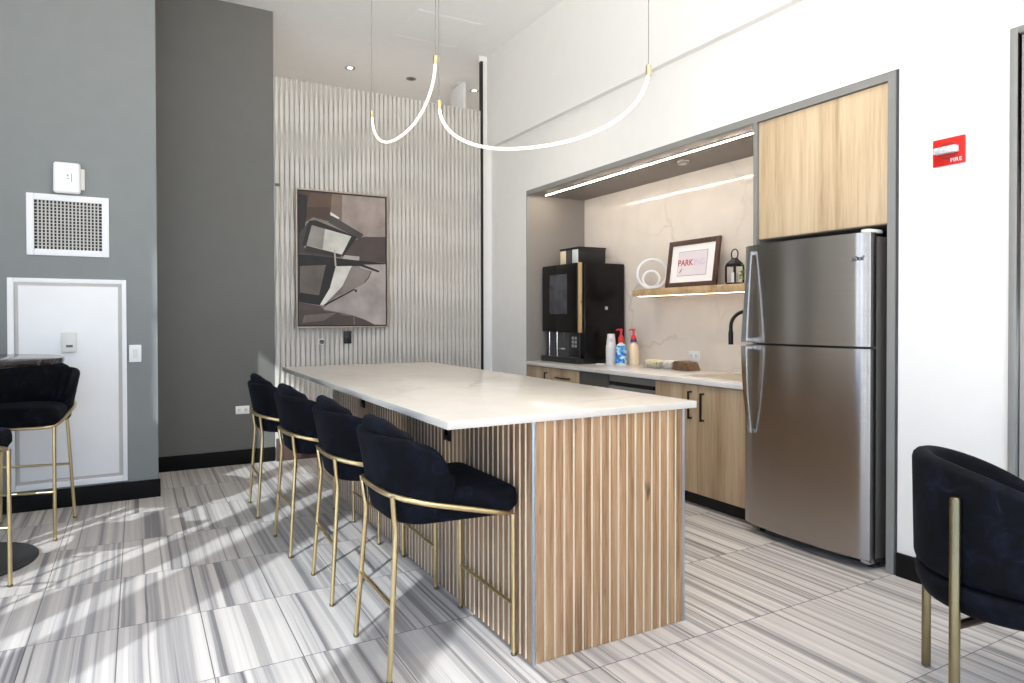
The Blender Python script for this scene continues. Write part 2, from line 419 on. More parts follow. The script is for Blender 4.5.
# windows: left openings spaced to shape sun bands; ones behind camera added for light
def window_wall():
    spans = [(2.62, 3.17, 3.86), (1.86, 2.48, 3.2), (1.34, 1.66, 3.2), (-.42, .92, 3.15), (-1.85, -.80, 3.2), (-3.25, -2.2, 3.2)]
    spans.sort(); b = BM(); y = YB
    for a, c, top in spans:
        box(b, XL-.12, XL, y, a, 0, CZ); y = c
        box(b, XL-.12, XL, a, c, 0, .12); box(b, XL-.12, XL, a, c, top, CZ)
    box(b, XL-.12, XL, y, 6.34, 0, CZ)
    struct('wall_window_side', b, 'white_wall')
    for i, (a, c, top) in enumerate(spans):
        f = BM()
        for z in ([.12, top-.04] if top < 3.5 else [.12, 3.33, top-.04]): box(f, XL-.08, XL-.03, a, c, z, z+.04)
        box(f, XL-.08, XL-.03, a, a+.03, .12, top); box(f, XL-.08, XL-.03, c-.03, c, .12, top)
        struct('window_%d' % (i+1), f, 'dark_steel')
window_wall()
b = BM(); box(b, XL, XW+.8, YB-.12, YB, 0, .25); box(b, XL, XW+.8, YB-.12, YB, 3.7, CZ)
for x in (-2.0, -.3, 1.4, 3.1): box(b, x-.2, x+.2, YB-.12, YB, .25, 3.7)
struct('wall_front', b, 'white_wall')

# ------------------------------------------------------------------ ceiling fittings
def downlight(x, y, label, lit=True):
    z = CZ
    t = thing('recessed_downlight', label, 'ceiling light', (x, y, z), group='round ceiling fittings')
    bm = BM(); lathe(bm, [(.055, z), (.056, z-.004), (.042, z-.006), (.027, z-.001)], (x, y), 32)
    obj('trim_ring', bm, 'light_grey' if lit else 'frame_grey', t)
    bm = BM(); lathe(bm, [(0, z-.0025), (.028 if lit else .042, z-.0025)], (x, y), 32)
    obj('lens', bm, 'lamp' if lit else 'dark_steel', t)
    return t
downlight(2.027, 7.18, 'lit recessed downlight in the ceiling, above the tall grey wall edge and artwork')
downlight(2.721, 7.17, 'unlit dark round ceiling fitting between the two pendant swoops', False)
downlight(3.52, 7.18, 'lit recessed downlight beside the black vertical strip and the hanging sign')
b = BM(); z = CZ
t = thing('ceiling_access_panel', 'square flush white access panel in the ceiling above the pendants', 'access panel', (2.48, 5.84, z))
for bx in ((2.17, 2.80, 5.53, 5.545), (2.17, 2.80, 6.135, 6.15), (2.17, 2.185, 5.545, 6.135), (2.785, 2.80, 5.545, 6.135)): box(b, *bx, z-.0015, z)
obj('panel_frame', b, 'ceiling', t)
obj('panel_lid', box(BM(), 2.19, 2.78, 5.55, 6.13, z-.001, z), 'ceiling', t)
t = thing('hanging_sign', 'white sign board hanging from the ceiling near the black strip', 'sign', (3.27, 7.1, CZ))
obj('sign_board', box(BM(), 3.235, 3.268, 6.88, 7.25, 3.62, 3.935, .004), plain('sign_white', (.93, .93, .93), .4), t)
obj('ceiling_bracket', box(BM(), 3.205, 3.298, 6.98, 7.16, 3.935, CZ, .004), 'off_white', t)

# pendants: two identical swooping LED tubes
def pendant(A, B, z, label):
    A, B = Vector((*A, z)), Vector((*B, z)); mid = (A+B)/2; L = (B-A).length; d = (B-A).normalized()
    t = thing('pendant_light', label, 'pendant light', (mid.x, mid.y, z), group='swooping pendant lights')
    pts = []
    for i in range(65):
        th = PI*i/64; c, s = math.cos(th), math.sin(th)
        p = 2.25; sg = lambda q: math.copysign(abs(q)**(2/p), q)
        pts.append(mid - d*(L/2)*sg(c) - Vector((0, 0, .325))*sg(s))
    pts[0] = A - Vector((0, 0, .03)); pts[-1] = B - Vector((0, 0, .03))
    obj('led_tube', tube(BM(), pts, .0082, 10), 'pend_led', t)
    for P in (A, B):
        bm = BM(); lathe(bm, [(0, z+.012), (.008, z+.012), (.014, z+.006), (.014, z-.042), (0, z-.042)], (P.x, P.y), 16); obj('end_cap', bm, 'gold', t)
        obj('suspension_cable', tube(BM(), [(P.x, P.y, z+.01), (P.x, P.y, CZ-.012)], .0022, 6), 'cable', t)
        bm = BM(); lathe(bm, [(0, CZ-.015), (.03, CZ-.015), (.032, CZ), (0, CZ)], (P.x, P.y), 20); obj('ceiling_canopy', bm, 'white', t)
pendant((1.539, 4.871), (1.544, 3.668), 2.8, 'glowing U-shaped pendant light, the shorter one hung in front of the fluted wall')
pendant((1.518, 3.556), (2.212, 2.561), 2.5, 'glowing U-shaped pendant light, the wider one reaching across the white wall')

# ------------------------------------------------------------------ left wall items
def vent():
    x0, x1, z0, z1, y = -.625, -.162, 1.682, 2.088, 5.367
    t = thing('vent_grille', 'white square air vent grille on the grey wall above the access door', 'vent', ((x0+x1)/2, y, z0))
    b = BM(); w = .042
    box(b, x0, x0+w, y-.014, y, z0, z1, .003); box(b, x1-w, x1, y-.014, y, z0, z1, .003)
    box(b, x0+w, x1-w, y-.014, y, z1-w, z1, .003); box(b, x0+w, x1-w, y-.014, y, z0, z0+w, .003)
    obj('grille_frame', b, 'white', t)
    obj('duct_back', box(BM(), x0+w, x1-w, y-.0025, y-.0005, z0+w, z1-w), 'dark_gap', t)
    b = BM(); n = 18
    for i in range(1, n): x = x0+w+(x1-x0-2*w)*i/n; box(b, x-.0045, x+.0045, y-.012, y-.008, z0+w, z1-w)
    n = 15
    for i in range(1, n): z = z0+w+(z1-z0-2*w)*i/n; box(b, x0+w, x1-w, y-.008, y-.0035, z-.0025, z+.0025)
    obj('grille_blades', b, 'grey_gap', t)
vent()
t = thing('wall_access_point', 'white rounded wireless device on the grey wall above the vent', 'wireless device', (-.40, 5.367, 2.095))
obj('housing', box(BM(), -.475, -.322, 5.305, 5.352, 2.095, 2.30, .018, 4), 'white', t)
obj('wall_bracket', box(BM(), -.45, -.30, 5.352, 5.367, 2.13, 2.27, .004), 'off_white', t)
b = BM(); box(b, -.374, -.369, 5.3043, 5.306, 2.17, 2.225); box(b, -.397, -.388, 5.3043, 5.306, 2.205, 2.217); box(b, -.395, -.383, 5.3043, 5.306, 2.188, 2.194)
obj('logo_mark', b, 'light_grey', t)
t = thing('thermostat', 'small off-white thermostat with green display on the white access door', 'thermostat', (-.395, 5.354, 1.04))
obj('thermostat_body', box(BM(), -.437, -.354, 5.325, 5.354, 1.04, 1.17, .004), 'off_white', t)
obj('display', box(BM(), -.412, -.374, 5.3238, 5.3262, 1.072, 1.088, .001), 'green_lcd', t)
def plate(name, label, cat, x0, x1, z0, z1, y, plate_mat='white', kind='switch', group=None):
    t = thing(name, label, cat, ((x0+x1)/2, y, z0), group=group)
    obj('cover_plate', box(BM(), x0, x1, y-.008, y, z0, z1, .002), plate_mat, t)
    xm, zm = (x0+x1)/2, (z0+z1)/2
    if kind == 'switch':
        obj('rocker', box(BM(), xm-.014, xm+.014, y-.013, y-.007, zm-.028, zm+.028, .002), 'off_white', t)
    else:
        for dx in (-.24, .24):
            b = BM(); xx = xm+dx*(x1-x0)
            box(b, xx-.013, xx+.013, y-.0105, y-.007, zm-.016, zm+.016, .003)
            for q in (-.005, .005): box(b, xx+q-.0012, xx+q+.0012, y-.0112, y-.0103, zm-.003, zm+.007, 0, 1, 1)
            obj('socket', b, ['off_white', 'dark_gap'], t)
plate('light_switch', 'white light switch right of the white access door', 'light switch', -.061+.012, .026, .96, 1.08, 5.367)
plate('wall_outlet', 'white outlet low on the shaded grey wall behind the stools', 'outlet', .738, .85, .435, .505, 6.2, kind='outlet')

# ------------------------------------------------------------------ accent wall items
def painting():
    x0, x1, z0, z1, y = 1.238, 2.088, 1.178, 2.425, 6.17
    t = thing('framed_painting', 'abstract black, white and brown painting in a thin frame on the fluted wall', 'painting', ((x0+x1)/2, y, z0))
    b = BM(); w = .012
    box(b, x0, x0+w, y-.045, y, z0, z1, .001); box(b, x1-w, x1, y-.045, y, z0, z1, .001)
    box(b, x0+w, x1-w, y-.045, y, z1-w, z1, .001); box(b, x0+w, x1-w, y-.045, y, z0, z0+w, .001)
    obj('frame', b, plain('champagne_frame', C(170, 156, 140), .4, metal=.3), t)
    b = BM(); w2 = w+.012
    box(b, x0+w, x1-w, y-.03, y-.002, z0+w, z1-w)
    obj('shadow_gap', b, 'dark_gap', t)
    cols = []; b = BM()
    def col(c):
        c = tuple(c)
        if c not in cols: cols.append(c)
        return cols.index(c)
    X0, X1, Z0, Z1 = x0+w2, x1-w2, z0+w2, z1-w2
    box(b, X0, X1, y-.034, y-.026, Z0, Z1, 0, 1, col((142, 130, 124)))
    def mp(px, py):
        u = (px-38)/382; yt = 48+30*u; yb = 645-3*u
        return X0+(X1-X0)*min(1, max(0, u)), Z1-(Z1-Z0)*min(1, max(0, (py-yt)/(yb-yt)))
    layers = [
     ((160,148,142), [(200,62),(420,78),(420,255),(330,258),(270,215),(215,185)]),
     ((88,70,60), [(38,48),(180,60),(175,185),(100,165),(38,205)]),
     ((104,84,70), [(90,58),(180,62),(176,120),(70,118)]),
     ((46,40,38), [(38,60),(75,70),(70,170),(58,240),(38,270)]),
     ((130,114,102), [(180,60),(225,64),(222,185),(172,150)]),
     ((84,80,78), [(168,148),(215,178),(320,240),(300,262),(165,188)]),
     ((216,212,206), [(173,140),(212,166),(208,172),(172,154)]),
     ((88,78,74), [(270,270),(320,250),(420,250),(420,366),(300,358),(220,345)]),
     ((76,70,66), [(38,240),(85,180),(60,300),(190,330),(190,350),(38,325)]),
     ((44,38,36), [(82,180),(110,178),(290,252),(228,338),(215,330),(262,250),(95,200),(70,292),(52,290)]),
     ((196,194,186), [(93,200),(264,248),(222,330),(70,290)]),
     ((146,142,136), [(93,200),(150,216),(138,306),(70,290)]),
     ((58,52,50), [(70,292),(222,330),(215,342),(60,318)]),
     ((36,31,30), [(38,328),(200,346),(300,356),(420,368),(420,373),(330,378),(200,384),(38,372)]),
     ((178,170,164), [(232,332),(300,338),(298,356),(222,348)]),
     ((34,30,29), [(38,368),(195,376),(170,480),(130,556),(38,542)]),
     ((110,102,97), [(42,382),(152,376),(122,512),(42,500)]),
     ((170,162,158), [(300,375),(420,372),(420,642),(360,640),(270,600),(140,572),(200,515),(320,455)]),
     ((92,82,78), [(38,543),(130,560),(145,580),(205,588),(225,600),(272,602),(320,618),(370,642),(38,645)]),
     ((128,116,110), [(60,600),(200,588),(140,625),(50,635)]),
     ((206,202,196), [(195,382),(265,380),(232,462),(142,555),(125,555),(168,480)]),
     ((140,132,128), [(265,380),(352,402),(322,458),(272,485),(205,512),(235,452)]),
     ((34,30,30), [(142,553),(276,481),(278,487),(146,559)]),
     ((34,30,30), [(300,368),(392,402),(386,409),(296,378)]),
     ((52,48,47), [(352,402),(355,404),(340,436),(322,456),(320,453),(337,432)]),
     ((34,30,30), [(276,486),(288,484),(286,498),(278,496)]),
     ((180,172,164), [(186,310),(192,310),(197,382),(190,382)]),
     ((150,142,136), [(272,600),(274,600),(276,642),(273,642)]),
    ]
    yy = y-.0342
    for c, poly in layers:
        yy -= .00035; k = col(c)
        vs = [b.verts.new((mp(*p)[0], yy, mp(*p)[1])) for p in poly]
        f = b.faces.new(vs); f.material_index = k
    bmesh.ops.triangulate(b, faces=[f for f in b.faces if len(f.verts) > 4])
    for f in b.faces:
        if f.normal.y > .5 and f.calc_center_median().y < y-.0341: f.normal_flip()
    obj('canvas', b, [plain('paint_%d' % i, tuple(v**1.22 for v in C(*c)), .6, noise=.28, scale=5.) for i, c in enumerate(cols)], t)
painting()
t = thing('wall_control', 'black keypad outlet on the fluted wall under the painting', 'outlet', (1.707, 6.169, 1.03))
obj('cover_plate', box(BM(), 1.672, 1.742, 6.158, 6.172, 1.03, 1.145, .003), 'black', t)
b = BM(); tube(b, [(1.707, 6.1585, 1.088), (1.707, 6.156, 1.088)], .004, 12); obj('button', b, 'red_dark', t)
t = thing('wall_hook', 'small dark round fitting on the fluted wall, left of the black outlet', 'hook', (1.467, 6.169, 1.05))
b = BM(); tube(b, [(1.467, 6.175, 1.05), (1.467, 6.160, 1.05)], .030, 20); obj('rosette', b, 'off_white', t)
b = BM(); tube(b, [(1.467, 6.160, 1.05), (1.467, 6.14, 1.05)], .022, 6); obj('valve_nut', b, 'dark_steel', t)
single('wall_bracket', box(BM(), 1.068, 1.106, 6.145, 6.175, 2.43, 2.452, .004), 'dark_steel', 'tiny dark bracket at the left edge of the fluted wall', 'bracket', (1.08, 6.18, 2.43))

# ------------------------------------------------------------------ island
IX0, IX1, IY0, IY1, IH = 1.243, 1.982, 2.067, 4.90, .8845
def slats(bm, length, mk, z0, z1, pitch=.0435, rev=False):
    n = round(length/pitch); p = length/n; pts = []
    for i in range(n):
        u = i*p
        pts += [(u, .011, 1), (u+.0065, .011, 1), (u+.0068, .002, 0), (u+.022, 0., 0), (u+p-.0004, .0035, 1)] if not rev else [(u, .011, 1), (u+.0065, .011, 1), (u+.0068, .003, 0), (u+.022, .001, 0), (u+p-.0004, .0, 1)]
    pts.append((length, .011, 1))
    A = [bm.verts.new(mk(u, d, z0)) for u, d, k in pts]; B = [bm.verts.new(mk(u, d, z1)) for u, d, k in pts]
    for i in range(len(pts)-1):
        f = bm.faces.new((A[i], A[i+1], B[i+1], B[i])); f.material_index = pts[i][2]
def island():
    t = thing('kitchen_island', 'oak slatted kitchen island base with cream grooves under the white top', 'kitchen island', ((IX0+IX1)/2, (IY0+IY1)/2, 0))
    obj('carcass', box(BM(), IX0+.017, IX1-.017, IY0+.017, IY1-.017, 0, IH), 'niche_grey', t)
    sides = [(IX1-IX0-.02, lambda u, d, z: (IX0+.01+u, IY0+d, z)), (IY1-IY0-.02, lambda u, d, z: (IX0+d, IY1-.01-u, z)),
             (IX1-IX0-.02, lambda u, d, z: (IX1-.01-u, IY1-d, z)), (IY1-IY0-.02, lambda u, d, z: (IX1-d, IY0+.01+u, z))]
    for q, (L, mk) in enumerate(sides):
        bm = BM(); slats(bm, L, mk, .001, IH, rev=q in (1, 3)); obj('slatted_panel', bm, ['oak_slat', 'slat_groove'], t, angle=20)
    for x, y in ((IX0, IY0), (IX1, IY0), (IX0, IY1), (IX1, IY1)):
        sx = .011 if x == IX0 else -.011; sy = .011 if y == IY0 else -.011
        b = BM(); box(b, min(x, x+sx), max(x, x+sx), min(y, y+sy), max(y, y+sy), 0, IH, .001); obj('corner_trim', b, 'alu', t)
island()
single('island_countertop', box(BM(), .905, 2.04, 2.057, 4.98, IH+.0005, .914, .003), 'quartz',
       'white veined quartz slab topping the slatted island', 'countertop', (1.47, 3.5, IH+.0005))
for y, lab in ((2.82, 'black outlet under the island top near the closest stool'), (4.14, 'black outlet under the island top behind the third stool from the camera')):
    t = thing('island_outlet', lab, 'outlet', (IX0, y, .66), group='outlets under the island top')
    obj('cover_plate', box(BM(), IX0-.008, IX0+.002, y-.036, y+.036, .70, .815, .002), 'black', t)
    for dz in (-.02, .02):
        b = BM(); box(b, IX0-.0105, IX0-.007, y-.016, y+.016, .7575+dz-.013, .7575+dz+.013, .003); obj('socket', b, 'black_gloss', t)

# ------------------------------------------------------------------ stools
def barrel(bm, T0, T1, n, plan, z0, z1, thick, flare=0., rnd=.025, m=4):
    """padded wall swept along plan(t, grow) with section rounded at top, bottom and at both ends"""
    rings = []
    fine = [T0+(T1-T0)*i/4000 for i in range(4001)]; cum = [0.]; P0 = plan(fine[0], 0, 0, 0)
    for q in fine[1:]:
        P1 = plan(q, 0, 0, 0); cum.append(cum[-1]+math.hypot(P1[0]-P0[0], P1[1]-P0[1])); P0 = P1
    ts = []; j = 0
    for i in range(n+1):
        while j < 4000 and cum[j] < cum[-1]*i/n-1e-9: j += 1
        ts.append(fine[j])
    seq = [(ts[0], s, -d) for s, d in ((.2, .022), (.65, .017), (.9, .008))]+[(t, 1, 0) for t in ts]+[(ts[-1], s, d) for s, d in ((.9, .008), (.65, .017), (.2, .022))]
    for t, sc, ex in seq:
        a, c = z0(t), z1(t); h = c-a; zm = (a+c)/2; sec = []
        k = min(rnd, thick/2)
        for q in range(m+1):                       # outer side going up
            sec.append((.5*thick, a+k+(h-2*k)*q/m))
        for q in range(1, 4):
            an = PI/2*q/3; sec.append((.5*thick-k+k*math.cos(an), c-k+k*math.sin(an)))
        for q in range(0, 4):
            an = PI/2+PI/2*q/3; sec.append((-.5*thick+k+k*math.cos(an), c-k+k*math.sin(an)))
        for q in range(1, m+1):
            sec.append((-.5*thick, c-k-(h-2*k)*q/m))
        for q in range(1, 4):
            an = PI+PI/2*q/3; sec.append((-.5*thick+k+k*math.cos(an), a+k+k*math.sin(an)))
        for q in range(0, 3):
            an = 1.5*PI+PI/2*q/3; sec.append((.5*thick-k+k*math.cos(an), a+k+k*math.sin(an)))
        row = []
        for o_, z in sec:
            zz = zm+(z-zm)*(1-(1-sc)*.25)
            row.append(bm.verts.new(plan(t, o_*sc+flare*(zz-z0(0)), zz, ex)))
        rings.append(row)
    L = len(rings[0])
    for A, B in zip(rings, rings[1:]):
        for k in range(L): bm.faces.new((A[k], A[(k+1) % L], B[(k+1) % L], B[k]))
    bm.faces.new(rings[0]); bm.faces.new(rings[-1][::-1])
    return bm
def ell_plan(a, b, y0, p=2.3):
    def f(t, o, z, ex):
        c, s = math.cos(t), math.sin(t); sg = lambda q: math.copysign(abs(q)**(2/p), q)
        x, y = a*sg(s), y0-b*sg(c)
        e = 1e-3
        x2, y2 = a*sg(math.sin(t+e)), y0-b*sg(math.cos(t+e)); x1, y1 = a*sg(math.sin(t-e)), y0-b*sg(math.cos(t-e))
        tx, ty = x2-x1, y2-y1; L = math.hypot(tx, ty) or 1; tx, ty = tx/L, ty/L
        return (x+ty*o+tx*ex, y-tx*o+ty*ex, z)
    return f
def cushion(bm, pts_fn, prof, n=48):
    """stack of outlines: prof = [(scale inset, z)]"""
    rows = []
    for ins, z in prof: rows.append([bm.verts.new((*pts_fn(2*PI*k/n, ins), z)) for k in range(n)])
    for A, B in zip(rows, rows[1:]):
        for k in range(n): bm.faces.new((A[k], A[(k+1) % n], B[(k+1) % n], B[k]))
    bm.faces.new(rows[0][::-1]); bm.faces.new(rows[-1])
    return bm
def sup(cx, cy, a, bf, bb, p):
    def f(t, ins):
        c, s = math.cos(t), math.sin(t); sg = lambda q, e: math.copysign(abs(q)**(2/e), q)
        pp = p if s > 0 else 2.4
        return (cx+(a-ins)*sg(c, pp), cy+((bf if s > 0 else bb)-ins)*sg(s, pp))
    return f
def make_stool(name, label, cat, group, dz=0., rung=0.):
    t = thing(name, label, cat, group=group)
    kw = dict(local=True)
    SA, SB, SP, SY = .202, .146, 3., -.034
    plan = ell_plan(SA, SB, SY, SP)
    def yy(q): return SY-SB*math.copysign(abs(math.cos(q))**(2/SP), math.cos(q))
    def ztop(q):
        v = min(1, max(0, (yy(q)+.178)/.168)); return dz+.63+.218*math.sqrt(max(0, 1-v**2.1))
    bm = BM()
    barrel(bm, -1.6, 1.6, 56, plan, lambda q: .535+dz, ztop, .046, .19, .02)
    obj('back_shell', bm, 'velvet', t, angle=180, **kw)
    plan2 = ell_plan(.178, .140, -.034, 2.8)
    bm = BM()
    barrel(bm, -1.40, 1.40, 44, plan2, lambda q: .60+dz, lambda q: dz+.900-.04*smooth(.2, 1.0, abs(q))-.14*smooth(.9, 1.42, abs(q)), .058, .15, .028)
    obj('back_pad', bm, 'velvet', t, angle=180, **kw)
    bm = BM(); so = sup(0, 0, .257, .259, .18, 16.)
    def seat_outline(q, ins):
        x, y = so(q, ins); return (x*(.905+.095*smooth(-.02, .235, y)), y)
    cushion(bm, seat_outline, [(.07, .527+dz), (.042, .529+dz), (.024, .538+dz), (.012, .552+dz), (0, .572+dz), (0, .605+dz), (.006, .628+dz), (.022, .640+dz), (.06, .645+dz), (.12, .648+dz), (.18, .649+dz)])
    obj('seat', bm, 'velvet', t, angle=180, **kw)
    # closed rail rising towards the back
    def zr(y): return dz+.533+(.24-y)/.46*.112
    pts = []
    for k in range(56):
        a = 2*PI*k/56; c, s = math.cos(a), math.sin(a); sg = lambda q, e: math.copysign(abs(q)**(2/e), q)
        e = 7. if s > 0 else 3.2
        x, y = .247*sg(c, e), (.243*sg(s, e) if s > 0 else .230*sg(s, e)); pts.append((x, y, zr(y)))
    obj('seat_rail', tube(BM(), pts, .0105, 10, closed=True), 'brass', t, **kw)
    for sx in (-1, 1):
        for leg in ([(sx*.236, .238, zr(.24)), (sx*.236, .24, .012)], [(sx*.182, -.212, zr(-.212)), (sx*.174, -.203, .56+dz), (sx*.172, -.198, .525+dz), (sx*.174, -.199, .49+dz), (sx*.200, -.232, .012)]):
            lg = obj('leg', tube(BM(), leg, .0095, 12), 'brass', t, **kw)
            bm = BM(); e = leg[-1]; lathe(bm, [(0, 0), (.008, 0), (.0115, .005), (.0115, .01), (.009, .0145), (0, .0145)], (e[0], e[1]), 16)
            obj('foot_glide', bm, 'aged_brass', lg, **kw)
    def bx(z): return (.174+.026*(.49+dz-z)/(.478+dz), -.199-.033*(.49+dz-z)/(.478+dz))
    zf = .19+rung; zb = .26+rung
    obj('footrest', tube(BM(), [(-.236, .24, zf), (.236, .24, zf)], .008, 10), 'brass', t, **kw)
    x, y = bx(zb); obj('rear_stretcher', tube(BM(), [(-x, y, zb), (x, y, zb)], .008, 10), 'brass', t, **kw)
    return t
G = 'navy velvet counter stools along the island'
stool_labels = ['navy velvet stool with gold legs, nearest the camera at the island',
                'navy velvet stool with gold legs, second from the camera at the island',
                'navy velvet stool with gold legs, third from the camera at the island',
                'navy velvet stool with gold legs, farthest along the island by the shaded wall']
st0 = make_stool('counter_stool', stool_labels[0], 'stool', G)
for i, (x, y, a) in enumerate([(.981, 2.402, 0), (.974, 3.125, -1.5), (.925, 3.835, 1.), (.893, 4.650, -1.)]):
    o = st0 if i == 0 else copy_tree(st0)
    o.location = (x, y, 0); o.rotation_euler = (0, 0, -PI/2+math.radians(a)); o['label'] = stool_labels[i]
G2 = 'tall navy velvet stools at the marble table'
b0 = make_stool('bar_stool', 'tall navy velvet bar stool facing us behind the black marble table', 'stool', G2, .115, .09)
aa = math.radians(180-12)
ca, sa = math.cos(aa), math.sin(aa)
fx, fy = -.236, .24                      # this stool's foot nearest the room stands at (-0.414, 4.572)
b0.location = (-.414-(fx*ca-fy*sa), 4.572-(fx*sa+fy*ca), 0); b0.rotation_euler = (0, 0, aa)
b1 = copy_tree(b0); b1['label'] = 'tall navy velvet bar stool cut by the left picture edge, only its front corner showing'
q_ = math.radians(-15)
b1.location = (-.529-(.236*math.cos(q_)-.24*math.sin(q_)), 3.89-(.236*math.sin(q_)+.24*math.cos(q_)), 0); b1.rotation_euler = (0, 0, q_)
# ------------------------------------------------------------------ pedestal table
tx, ty = -.80, 4.33
t = thing('pedestal_table', 'round black marble bar table on a black disc base, left picture edge', 'table', (tx, ty, 0))
bm = BM(); lathe(bm, [(0, 1.025), (.445, 1.025), (.455, 1.03), (.458, 1.045), (.455, 1.056), (.448, 1.06), (0, 1.06)], (tx, ty), 72); obj('tabletop', bm, 'marble_black', t)
bm = BM(); lathe(bm, [(0, .018), (.055, .018), (.042, .03), (.04, .06), (.04, .99), (.05, 1.0), (.16, 1.015), (.16, 1.025), (0, 1.025)], (tx, ty), 32); obj('column', bm, 'table_black', t)
bm = BM(); lathe(bm, [(0, 0), (.333, 0), (.336, .004), (.336, .013), (.331, .018), (0, .018)], (tx, ty), 72); obj('base', bm, 'table_black', t)

# ------------------------------------------------------------------ armchair on the right
def armchair():
    cx, cy = 2.445, 1.05
    t = thing('armchair', 'navy velvet barrel armchair with aged brass legs by the right wall', 'armchair', (cx, cy, 0), math.radians(-142))
    kw = dict(local=True)
    plan = ell_plan(.266, .266, 0., 2.)
    bm = BM(); barrel(bm, -1.95, 1.95, 60, plan, lambda q: .452, lambda q: .822-.13*(abs(q)/1.83)**2.3, .062, .02, .03)
    obj('back_shell', bm, 'velvet', t, angle=180, **kw)
    bm = BM(); cushion(bm, sup(0, 0, .292, .292, .292, 2.), [(.10, .352), (.05, .356), (.016, .374), (.004, .40), (.002, .425), (.006, .442), (.02, .450), (.05, .452)], 64)
    obj('seat_base', bm, 'velvet', t, angle=180, **kw)
    bm = BM(); cushion(bm, sup(0, .01, .225, .25, .22, 2.4), [(.02, .4525), (.004, .47), (0, .49), (.012, .51), (.04, .522), (.1, .526)], 64)
    obj('seat_cushion', bm, 'velvet', t, angle=180, **kw)
    for sx in (-1, 1):
        for s in (-1, 1):
            a = .320/math.sqrt(2); x, y = sx*a, s*a
            if s < 0: pts = [(x, y, .004), (x, y, .718), (x, y, .724)]; rr = [.0150, .0150, .011]
            else: pts = [(x*.9, y*.9, .004), (x*.9, y*.9, .36)]; rr = .015
            obj('leg', tube(BM(), pts, rr, 20), 'aged_brass', t, **kw)
    for x in (-1, 1):
        a = .340/math.sqrt(2); b = BM(); tube(b, [(x*a*.95, -a*.95, .338), (-x*a*.85, a*.85, .338)], .013, 8); obj('frame_bar', b, 'bronze', t, **kw)
armchair()

# ------------------------------------------------------------------ fridge
def fridge():
    y0, y1 = 2.005, 2.778
    t = thing('refrigerator', 'stainless top-freezer refrigerator built into the grey framed recess', 'refrigerator', (3.5, 2.385, 0))
    obj('cabinet_body', box(BM(), 3.205, 3.86, y0+.006, 2.752, .035, 1.665, .006), 'fridge_side', t)
    def door(z0, z1):
        bm = BM(); n = 20; F = []
        prof = []
        for i in range(n+1):
            u = i/n; yy = y0+(y1-y0)*u; prof.append((3.136-.034*(1-(2*u-1)**2)-.0*u + .010*max(0, (abs(2*u-1)-.94)/.06)**2, yy))
        poly = prof+[(3.192, y1), (3.192, y0)]
        prism(bm, poly, 'z', z0, z1)
        bmesh.ops.bevel(bm, geom=[e for e in bm.edges if abs(e.verts[0].co.z-e.verts[1].co.z) < 1e-6 and e.calc_length() < .1], offset=.003, segments=2, affect='EDGES')
        return bm
    fz = obj('freezer_door', door(1.117, 1.682), 'steel', t, angle=30)
    fd = obj('fridge_door', door(.058, 1.105), 'steel', t, angle=30)
    for z0, z1 in ((1.125, 1.675), (.066, 1.097)):
        obj('door_gasket', box(BM(), 3.192, 3.206, y0+.012, 2.75, z0, z1), 'dark_gap', t)
    obj('kick_grille', box(BM(), 3.225, 3.26, y0+.02, y1-.02, .012, .05, .002), 'black', t)
    for y in (y0+.05, y1-.05):
        bm = BM(); lathe(bm, [(0, 0), (.018, 0), (.02, .012), (.012, .016), (.012, .04), (0, .04)], (3.24, y), 16); obj('levelling_foot', bm, 'black', t)
    b = BM(); box(b, 3.15, 3.27, y0+.004, y0+.05, .036, .056, .004); obj('bottom_hinge', b, 'handle_steel', t)
    b = BM(); box(b, 3.15, 3.26, y0+.01, y0+.055, 1.682, 1.70, .004); obj('top_hinge_cover', b, 'off_white', t)
    # blade handles, standing out most at the gap between the doors
    def handle(pts, root):
        bm = BM(); yh = y1-.066; hw = [.012, .0155]
        A = []
        for i, (xx, z) in enumerate(pts):
            u = i/(len(pts)-1); w = .010+.008*u; th = .010
            A.append([bm.verts.new(p) for p in ((xx-th, yh-w, z), (xx-th, yh+w, z), (xx, yh+w+.002, z), (xx, yh-w-.002, z))])
        for P, Q in zip(A, A[1:]):
            for k in range(4): bm.faces.new((P[k], P[(k+1) % 4], Q[(k+1) % 4], Q[k]))
        bm.faces.new(A[0]); bm.faces.new(A[-1][::-1])
        zz = pts[-1][1]; s = 1 if zz > pts[0][1] else -1
        za, zb = sorted((zz, zz-s*.022))
        box(bm, pts[-1][0]-.006, 3.126, yh-.015, yh+.015, za, zb, .002)
        za, zb = sorted((pts[0][1], pts[0][1]+s*.02)); box(bm, pts[0][0]-.006, 3.126, yh-.010, yh+.010, za, zb, .001)
        return bm
    up_ = [(3.112-.050*(i/12)**.85, 1.645-(1.645-1.122)*i/12) for i in range(13)]
    dn_ = [(3.112-.050*math.sin(PI/2*(i/14))**.9, .595+(1.100-.595)*i/14) for i in range(15)]
    obj('handle', handle(up_, fz), 'handle_steel', fz); obj('handle', handle(dn_, fd), 'handle_steel', fd)
    bm = text_bm('Whirlpool', .034, face_mx(3.1235, 2.105, 1.555), .0006, .25)
    bm2 = bm; ring_pts = [(3.1232, 2.105+.052*math.cos(a), 1.556+.013*math.sin(a)) for a in [2*PI*k/24 for k in range(3, 20)]]
    tube(bm2, ring_pts, .0012, 6)
    obj('badge', bm2, 'dark_steel', fz)
fridge()

